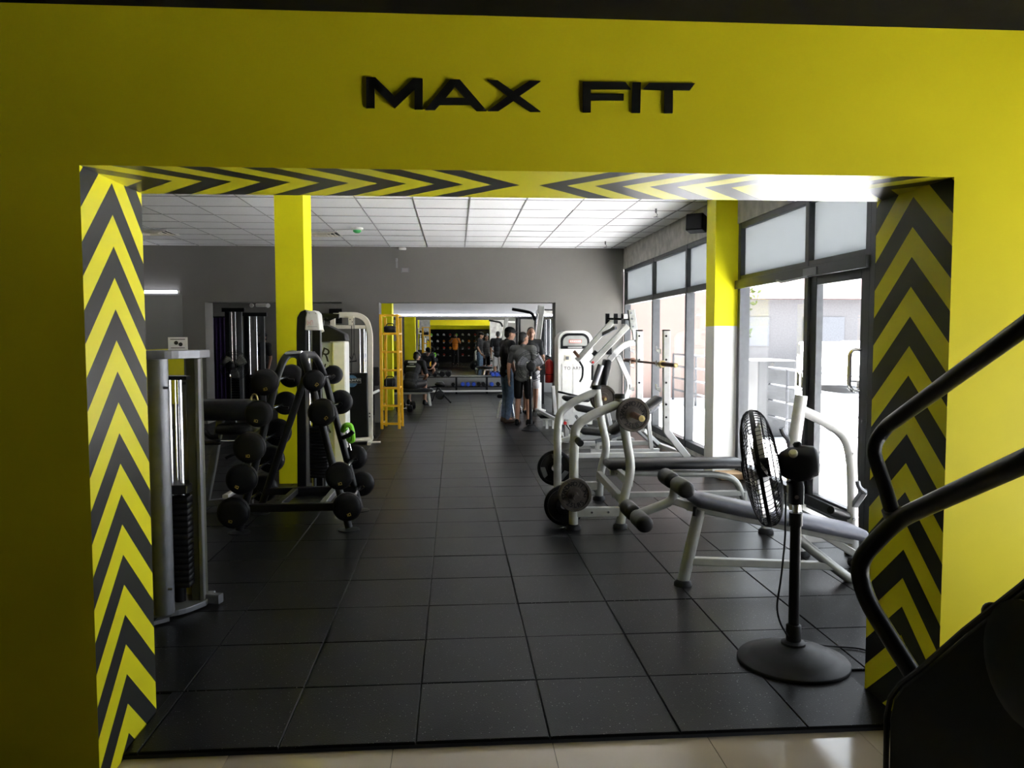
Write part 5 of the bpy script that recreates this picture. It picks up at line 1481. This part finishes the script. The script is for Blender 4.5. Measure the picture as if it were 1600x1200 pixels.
def flat_bench(label, loc, rz, L=1.1, W=.28, H=.44, frame=STEELW, padm=VINYL):
    t = thing('flat_bench', label, 'gym bench')
    MB().pad((0, 0, H - .035), (L, W, .07), None, .02).build('pad', padm, t)
    for s in (-1, 1):
        MB().beam(rounded([V((s * (L / 2 - .06), W * .5, .02)), V((s * (L / 2 - .10), W * .3, H - .10)), V((s * (L / 2 - .10), -W * .3, H - .10)), V((s * (L / 2 - .06), -W * .5, .02))], .08), .05, .05, 0, (1, 0, 0)).build('leg', frame, t)
    MB().beam([(-L / 2 + .1, 0, H - .10), (L / 2 - .1, 0, H - .10)], .05, .05).build('spine', frame, t)
    t.location = loc; t.rotation_euler.z = rz
    return t
flat_bench('white framed bench under the seated man in the rear hall', (q.x + .02, 17.15, 0), 0.12, .95, .28, .39)
flat_bench('flat bench with arched silver legs beside the men at the opening', (1.02, 14.75, 0), 1.35, 1.1, .30, .46, CHROME)

# --- fan in front of the grey-shirted man, and one beyond the left opening
q = at(829, 600, 12.6)
fan((q.x, 12.6, 0), 'stand fan in front of the men at the large opening', 1.0, (.1, 1, 0), .25, tone=BLKMATT, bladeM=GREYSTEEL, n_w=36, base_r=.15, cen=at(830, 572, 12.73), wire=.0014)
q = at(366, 570, 15.3)
fan((q.x, 15.0, 0), 'grey stand fan beyond the left opening among the cable machines', 1.0, (.15, 1, 0), .28, tone=BLKMATT, bladeM=STEEL, n_w=40, base_r=.22, cen=at(366, 571, 15.12), wire=.0016)

# --- fire extinguisher on the reveal of the opening
q = at(862, 579, 14.22)
t = thing('fire_extinguisher', 'red fire extinguisher with black strap at the right edge of the large opening', 'fire extinguisher', (XB1 - .09, 14.22, q.z - .22))
c = V((XB1 - .085, 14.22, q.z))
MB().lathe([(.06, -.22), (.072, -.21), (.075, -.19), (.075, .13), (.06, .175), (.025, .195), (.022, .21), (0, .21)], c, seg=20).build('cylinder', RED, t)
MB().lathe([(.0765, -.075), (.0765, -.06)], c, seg=20).build('strap', BLKMATT, t)
MB().beam([c + V((0, 0, .21)), c + V((0, 0, .25)), c + V((-.06, -.03, .27))], .025, .02).build('valve', BLKMATT, t)
MB().tube([c + V((0, -.02, .23)), c + V((-.09, -.05, .18)), c + V((-.085, -.02, -.05))], .01, 6, .05).build('hose', BLKMATT, t)
MB().box((XB1 - .005, 14.22, q.z), (.01, .06, .35)).build('wall_plate', GREYSTEEL, t)

# --- pull-up tower at the right of the large opening
t = thing('pull_up_tower', 'grey tower with slanted beam, black grip and white column behind the men', 'gym machine', (1.75, 15.9, 0))
Yv = 15.9
q = at(836, 640, Yv)
MB().cyl((q.x, Yv, .03), (q.x, Yv, at(836, 598, Yv).z), .13, None, 20).build('column', WHITE, t)
MB().lathe([(.22, 0), (.22, .02), (.15, .04)], (q.x, Yv, .001), seg=24).build('base', WHITE, t)
MB().beam([(q.x, Yv, at(836, 598, Yv).z), at(837, 552, Yv), at(846, 478, Yv)], .13, .10, 0, (0, 1, 0)).build('slanted_beam', STEEL, t)
MB().beam([at(834, 540, Yv - .06), at(841, 490, Yv - .06)], .02, .02).build('edge_rod', CHROME, t)
MB().beam(rounded([at(836, 500, Yv), at(831, 489, Yv), at(818, 486, Yv), at(800, 483, Yv)], .06), .07, .06).build('grip_arm', BLACK, t)
MB().cyl(at(846, 487, Yv), at(868, 488, Yv), .03, None, 10).build('cross_rod', WHITE, t)
# platform step
t = thing('step_platform', 'low black foot platform on white legs in front of the large opening', 'platform', (1.75, 13.0, 0))
A, B = at(842, 660, 12.9), at(869, 657, 12.9)
MB().pad(((A.x + B.x) / 2, 13.0, .20), (B.x - A.x, .55, .05), None, .012).build('deck', BLKMATT, t)
MB().bx(A.x + .03, B.x, 12.75, 13.25, .15, .174).build('deck_frame', WHITE, t, bevel=.004)
for x in (A.x + .12, B.x - .06):
    for y in (12.8, 13.2): MB().bx(x - .02, x + .02, y - .02, y + .02, 0, .15).build('leg', WHITE, t)
MB().beam([at(838, 640, 12.8), at(868, 655, 12.6)], .05, .05).build('lever', STEELW, t)
MB().beam([at(838, 640, 12.8), (at(838, 640, 12.8).x, 12.95, .22)], .04, .04).build('lever_post', STEELW, t)

# --- black cage rack by the right edge of the rear hall
t = thing('power_cage', 'black steel cage rack in the rear hall beside the long mirror', 'rack', (2.2, 18.2, 0))
for x in (1.95, 2.55):
    for y in (17.6, 18.7): MB().bx(x - .035, x + .035, y - .035, y + .035, 0, 2.1).build('post', BLACK, t)
for y in (17.6, 18.7):
    for z in (2.08, 1.0): MB().bx(1.95, 2.55, y - .03, y + .03, z - .03, z + .03).build('cross_bar', BLACK, t)
for x in (1.95, 2.55):
    for z in (2.08, .85, .04): MB().bx(x - .03, x + .03, 17.6, 18.7, z - .03, z + .03).build('side_bar', BLACK, t)

# --- dumbbell shelf in front of the long mirror
Yk = 20.95
zk = lambda v: at(700, v, Yk).z
t = thing('dumbbell_shelf', 'long low black two-tier shelf under the mirror of the rear hall', 'shelf', (.6, Yk, 0))
xa, xb = at(655, 600, Yk).x, at(848, 600, Yk).x
zs = (zk(603.5), zk(588.5))
for z in zs: MB().bx(xa, xb, Yk - .16, Yk + .16, z - .02, z).build('shelf_board', BLACK, t, bevel=.004)
for u in (665, 713, 760.5, 808, 846):
    x = at(u, 600, Yk).x
    for dy in (-.13, .13): MB().bx(x - .025, x + .025, Yk + dy - .02, Yk + dy + .02, 0, zs[1] - .02).build('leg', BLACK, t)
MB().bx(xa, xb, Yk - .18, Yk - .15, .06, .10).build('lower_rail', WHITE, t)
def dumbbell(p, r, L, mat, label, grp, ang=0.0):
    p = V(p); d = V((math.cos(ang), math.sin(ang), 0))
    t = thing('dumbbell', label, 'dumbbell', p - V((0, 0, r)), grp)
    MB().cyl(p - d * L * .3, p + d * L * .3, .014, None, 8).build('handle', CHROME, t)
    for s in (-1, 1): MB().lathe([(r * .85, 0), (r, .01), (r, L * .28), (r * .85, L * .28 + .01), (0, L * .28 + .01)], p + d * s * L * .2, d * s, 8).build('head', mat, t, smooth=False)
for k, (u, r, L_, m_, s) in enumerate(((670, .05, .26, BLKMATT, 'black dumbbell at the left end of the upper shelf'), (680, .055, .26, BLKMATT, 'black dumbbell second from the left on the upper shelf'), (691, .075, .28, BLKMATT, 'large black dumbbell third from the left on the upper shelf'), (701, .075, .28, BLKMATT, 'large black dumbbell fourth from the left on the upper shelf'),
                                       (770, .05, .2, BLUE, 'left blue dumbbell of the three at the right of the upper shelf'), (776, .05, .2, BLUE, 'middle blue dumbbell of the three at the right of the upper shelf'), (782, .05, .2, BLUE, 'right blue dumbbell of the three at the right of the upper shelf'))):
    x = at(u, 600, Yk).x
    dumbbell((x, Yk - .05, zs[1] + r + .001), r, L_, m_, s, 'dumbbells on the upper shelf', PI / 2)
for k, (u, r, L_, m_, s) in enumerate(((723, .055, .24, BLUE, 'blue dumbbell at the left of the lower shelf'), (731, .055, .24, BLUE, 'blue dumbbell second on the lower shelf'), (740, .055, .24, BLUE, 'blue dumbbell third on the lower shelf, beside black ones'), (768, .055, .24, BLUE, 'single blue dumbbell at the right of the lower shelf'),
                                       (708, .05, .24, BLKMATT, 'black dumbbell left of the blue ones on the lower shelf'), (748, .055, .24, BLKMATT, 'black dumbbell right of the three blue ones on the lower shelf'), (755, .055, .24, BLKMATT, 'black dumbbell left of the single blue one on the lower shelf'), (778, .055, .24, BLKMATT, 'black dumbbell at the right end of the lower shelf'))):
    x = at(u, 600, Yk).x
    dumbbell((x, Yk - .05, zs[0] + r + .001), r, L_, m_, s, 'dumbbells on the lower shelf', PI / 2)
for u, v, Y, r, s in ((637, 634, 17.0, .085, 'black dumbbell on the floor beside the seated man'), (632, 638, 16.2, .07, 'black dumbbell on the floor nearest the ladder rack')):
    q = fl(u, v + 6); dumbbell((q.x, q.y, r + .001), r, .3, BLKMATT, s, 'dumbbells on the floor', .3)
# low roller seat with a plate, in the middle of the rear hall
Yg = 18.2
t = thing('landmine_bar', 'small black folding stand with padded top and a weight disc on the rear hall floor', 'gym equipment', at(690, 626, Yg))
MB().pad(at(687, 600, Yg), (.22, .3, .10), None, .04).build('pad', VINYL, t)
MB().tube([at(659, 607, Yg), at(680, 604, Yg), at(695, 603, Yg)], .018, 8).build('bar', BLACK, t)
A = at(704, 627, Yg - .3); A.z = .02
MB().tube([at(686, 606, Yg), at(692, 616, Yg), A], .02, 8).build('leg', BLACK, t)
B = at(675, 627, Yg + .1); B.z = .02
MB().tube([at(684, 606, Yg), B], .016, 8).build('leg', BLACK, t)
c = at(687.5, 617, Yg); MB().lathe([(.09, -.02), (.105, -.015), (.105, .015), (.09, .02)], (c.x, Yg - .05, max(c.z, .11)), (.3, -1, 0), 20).build('disc', BLKMATT, t)

# --- cable machines beyond the left opening
def cable_station(us, Y, ztop, label):
    x = [at(u, 560, Y).x for u in us]
    t = thing('cable_station', label, 'gym machine', ((x[0] + x[-1]) / 2, Y, 0))
    for k, xx in enumerate((x[0], x[-1])):
        MB().bx(xx - .045, xx + .045, Y - .04, Y + .04, 0, ztop).build('upright', GREYSTEEL if k else BLACK, t, bevel=.005)
    MB().bx(x[0] - .1, x[-1] + .1, Y - .05, Y + .05, ztop - .02, ztop + .06).build('top_beam', BLACK, t, bevel=.005)
    for xx in x[1:-1]:
        MB().cyl((xx, Y, .1), (xx, Y, ztop - .02), .011, None, 8).build('guide_rod', CHROME, t)
    m_ = (x[0] + x[-1]) / 2
    for k in range(12): MB().bx(m_ - .10, m_ + .10, Y - .07, Y + .07, .12 + k * .05, .165 + k * .05).build('weight_plate', BLKMATT, t)
    MB().bx(x[0] - .08, x[-1] + .08, Y - .35, Y + .25, 0, .05).build('base', BLACK, t, bevel=.005)
    MB().cyl((m_, Y - .1, ztop - .3), (m_, Y - .1, ztop - .02), .006, None, 6).build('cable', BLKMATT, t)
    return t
cable_station((357, 363, 369, 376), 16.2, 2.02, 'dark cable station with chrome rods right of the purple curtain')
cable_station((386, 391, 402, 411), 16.9, 1.95, 'dark cable station with chrome rods behind the top barbell')
q0, q1 = at(334, 500, 17.6), at(356, 500, 17.6)
mb = MB(); vs, fs = [], []
n = 40
for i in range(n + 1):
    x = q0.x - .3 + (q1.x - q0.x + .3) * i / n
    y = 17.7 + .04 * math.sin(i * 1.1)
    vs += [(x, y, .05), (x, y, at(340, 496, 17.6).z), (x, y + .012, .05), (x, y + .012, at(340, 496, 17.6).z)]
for i in range(n):
    a_ = i * 4; b_ = a_ + 4
    fs += [(a_, b_, b_ + 1, a_ + 1), (a_ + 2, a_ + 3, b_ + 3, b_ + 2), (a_ + 1, b_ + 1, b_ + 3, a_ + 3), (a_, a_ + 2, b_ + 2, b_)]
ct_ = thing('curtain', 'dark purple hanging curtain beyond the left opening', 'curtain', (q0.x, 17.7, 0))
mb.add(vs, fs).build('cloth', PURPLE, ct_)
MB().cyl((q0.x - .35, 17.71, at(340, 495, 17.6).z), (q1.x + .05, 17.71, at(340, 495, 17.6).z), .015, None, 8).build('rod', BLACK, ct_)
for x in (q0.x - .33, q1.x + .03): MB().cyl((x, 17.71, 0), (x, 17.71, at(340, 495, 17.6).z), .018, None, 8).build('post', BLACK, ct_)
q = at(412, 560, 17.8)
person('person in dark clothes and cap standing behind the cable stations', (q.x, 17.9, 0), 2.3, None, 1.62, TEEB, 'long', BLKMATT, SKIN2, BLKMATT, hat=BLKMATT)

# ================================================================== BEHIND THE VIEWER (seen in the long mirror)
person('person in an orange shirt and black trousers holding up a phone, seen in the mirror', (0.03, -.33, LZ), 0, dict(el_l=(-.27, .10, 1.20), el_r=(.27, .10, 1.20), wr_l=(-.12, .24, 1.44), wr_r=(.12, .24, 1.44), hd_l=(-.085, .265, 1.50), hd_r=(.085, .265, 1.50)), 1.70, TEEO, 'long', BLKMATT, SKIN, BLKMATT, look=(0, .05))
ph = thing('phone', 'black phone held up by the person in orange', 'phone', (0, -.02, 1.43))
MB().pad((0, -.018, 1.485), (.155, .009, .075), None, .004).build('body', BLKMATT, ph)
MB().lathe([(.006, 0), (.006, .002)], (0.0, -.0135, 1.50), (0, 1, 0), 10).build('lens', CHROME, ph)
t = thing('display_wall', 'tall black shop display board behind the viewer, seen in the mirror', 'display', (.3, -4.9, LZ))
MB().bx(-2.0, 3.1, -4.95, -4.88, LZ, 2.0).build('back_board', BLACK, t)
for z in (.35, .75, 1.12, 1.50): MB().bx(-2.0, 3.1, -4.88, -4.62, z - .02, z).build('shelf_board', BLKMATT, t)
MB().prism([(-2.05, -4.9, 1.95), (3.15, -4.9, 1.95), (3.15, -4.9, 2.15), (.6, -4.9, 2.3), (-2.05, -4.9, 2.15)], (0, .10, 0)).build('yellow_canopy', YEL_POST, t)
cn = {'white_enamel': 'white', 'green_plastic': 'green', 'red_paint': 'red', 'orange_cotton': 'orange', 'grey_steel': 'grey', 'black_plastic': 'black'}
nth = 'first second third fourth fifth sixth seventh eighth ninth tenth eleventh twelfth thirteenth'.split()
nm = {1.50: 'top', 1.12: 'second', .75: 'third', .35: 'lowest'}
for z, mats_ in ((1.50, (WHITE, WHITE, GREEN, RED)), (1.12, (TEEO, WHITE, WHITE, TEEO)), (.75, (RED, GREYSTEEL, WHITE, TEEO)), (.35, (RED, BLKMATT, WHITE))):
    for k in range(13):
        x = -1.75 + k * .37
        m_ = mats_[(k * 7 + int(z * 10)) % len(mats_)]
        h = .20 if z > 1 else .16
        b = thing('boxing_glove', '%s glove, %s from the left on the %s shelf behind the viewer' % (cn[m_.name], nth[k], nm[z]), 'shop item', (x, -4.75, z), 'shop items on the %s shelf' % nm[z])
        MB().ell((x, -4.75, z + h * .62), (.065, .07, h * .38)).build('padding', m_, b)
        MB().cyl((x, -4.75, z + .001), (x, -4.75, z + h * .45), .045, .05, 12).build('cuff', WHITE if m_ != WHITE else BLKMATT, b)
        MB().ell((x + .06, -4.72, z + h * .5), (.022, .03, .045)).build('thumb', m_, b)

c = at(526, 494, 18.55)
tv = thing('television', 'dark wall screen beyond the left opening, right of the yellow pillar', 'screen', (c.x, 18.55, c.z - .2))
MB().pad((c.x, 18.54, c.z), (.34, .05, .34), None, .01).build('screen', BLKMATT, tv)
MB().box((c.x, 18.585, c.z), (.12, .03, .12)).build('mount', BLACK, tv)
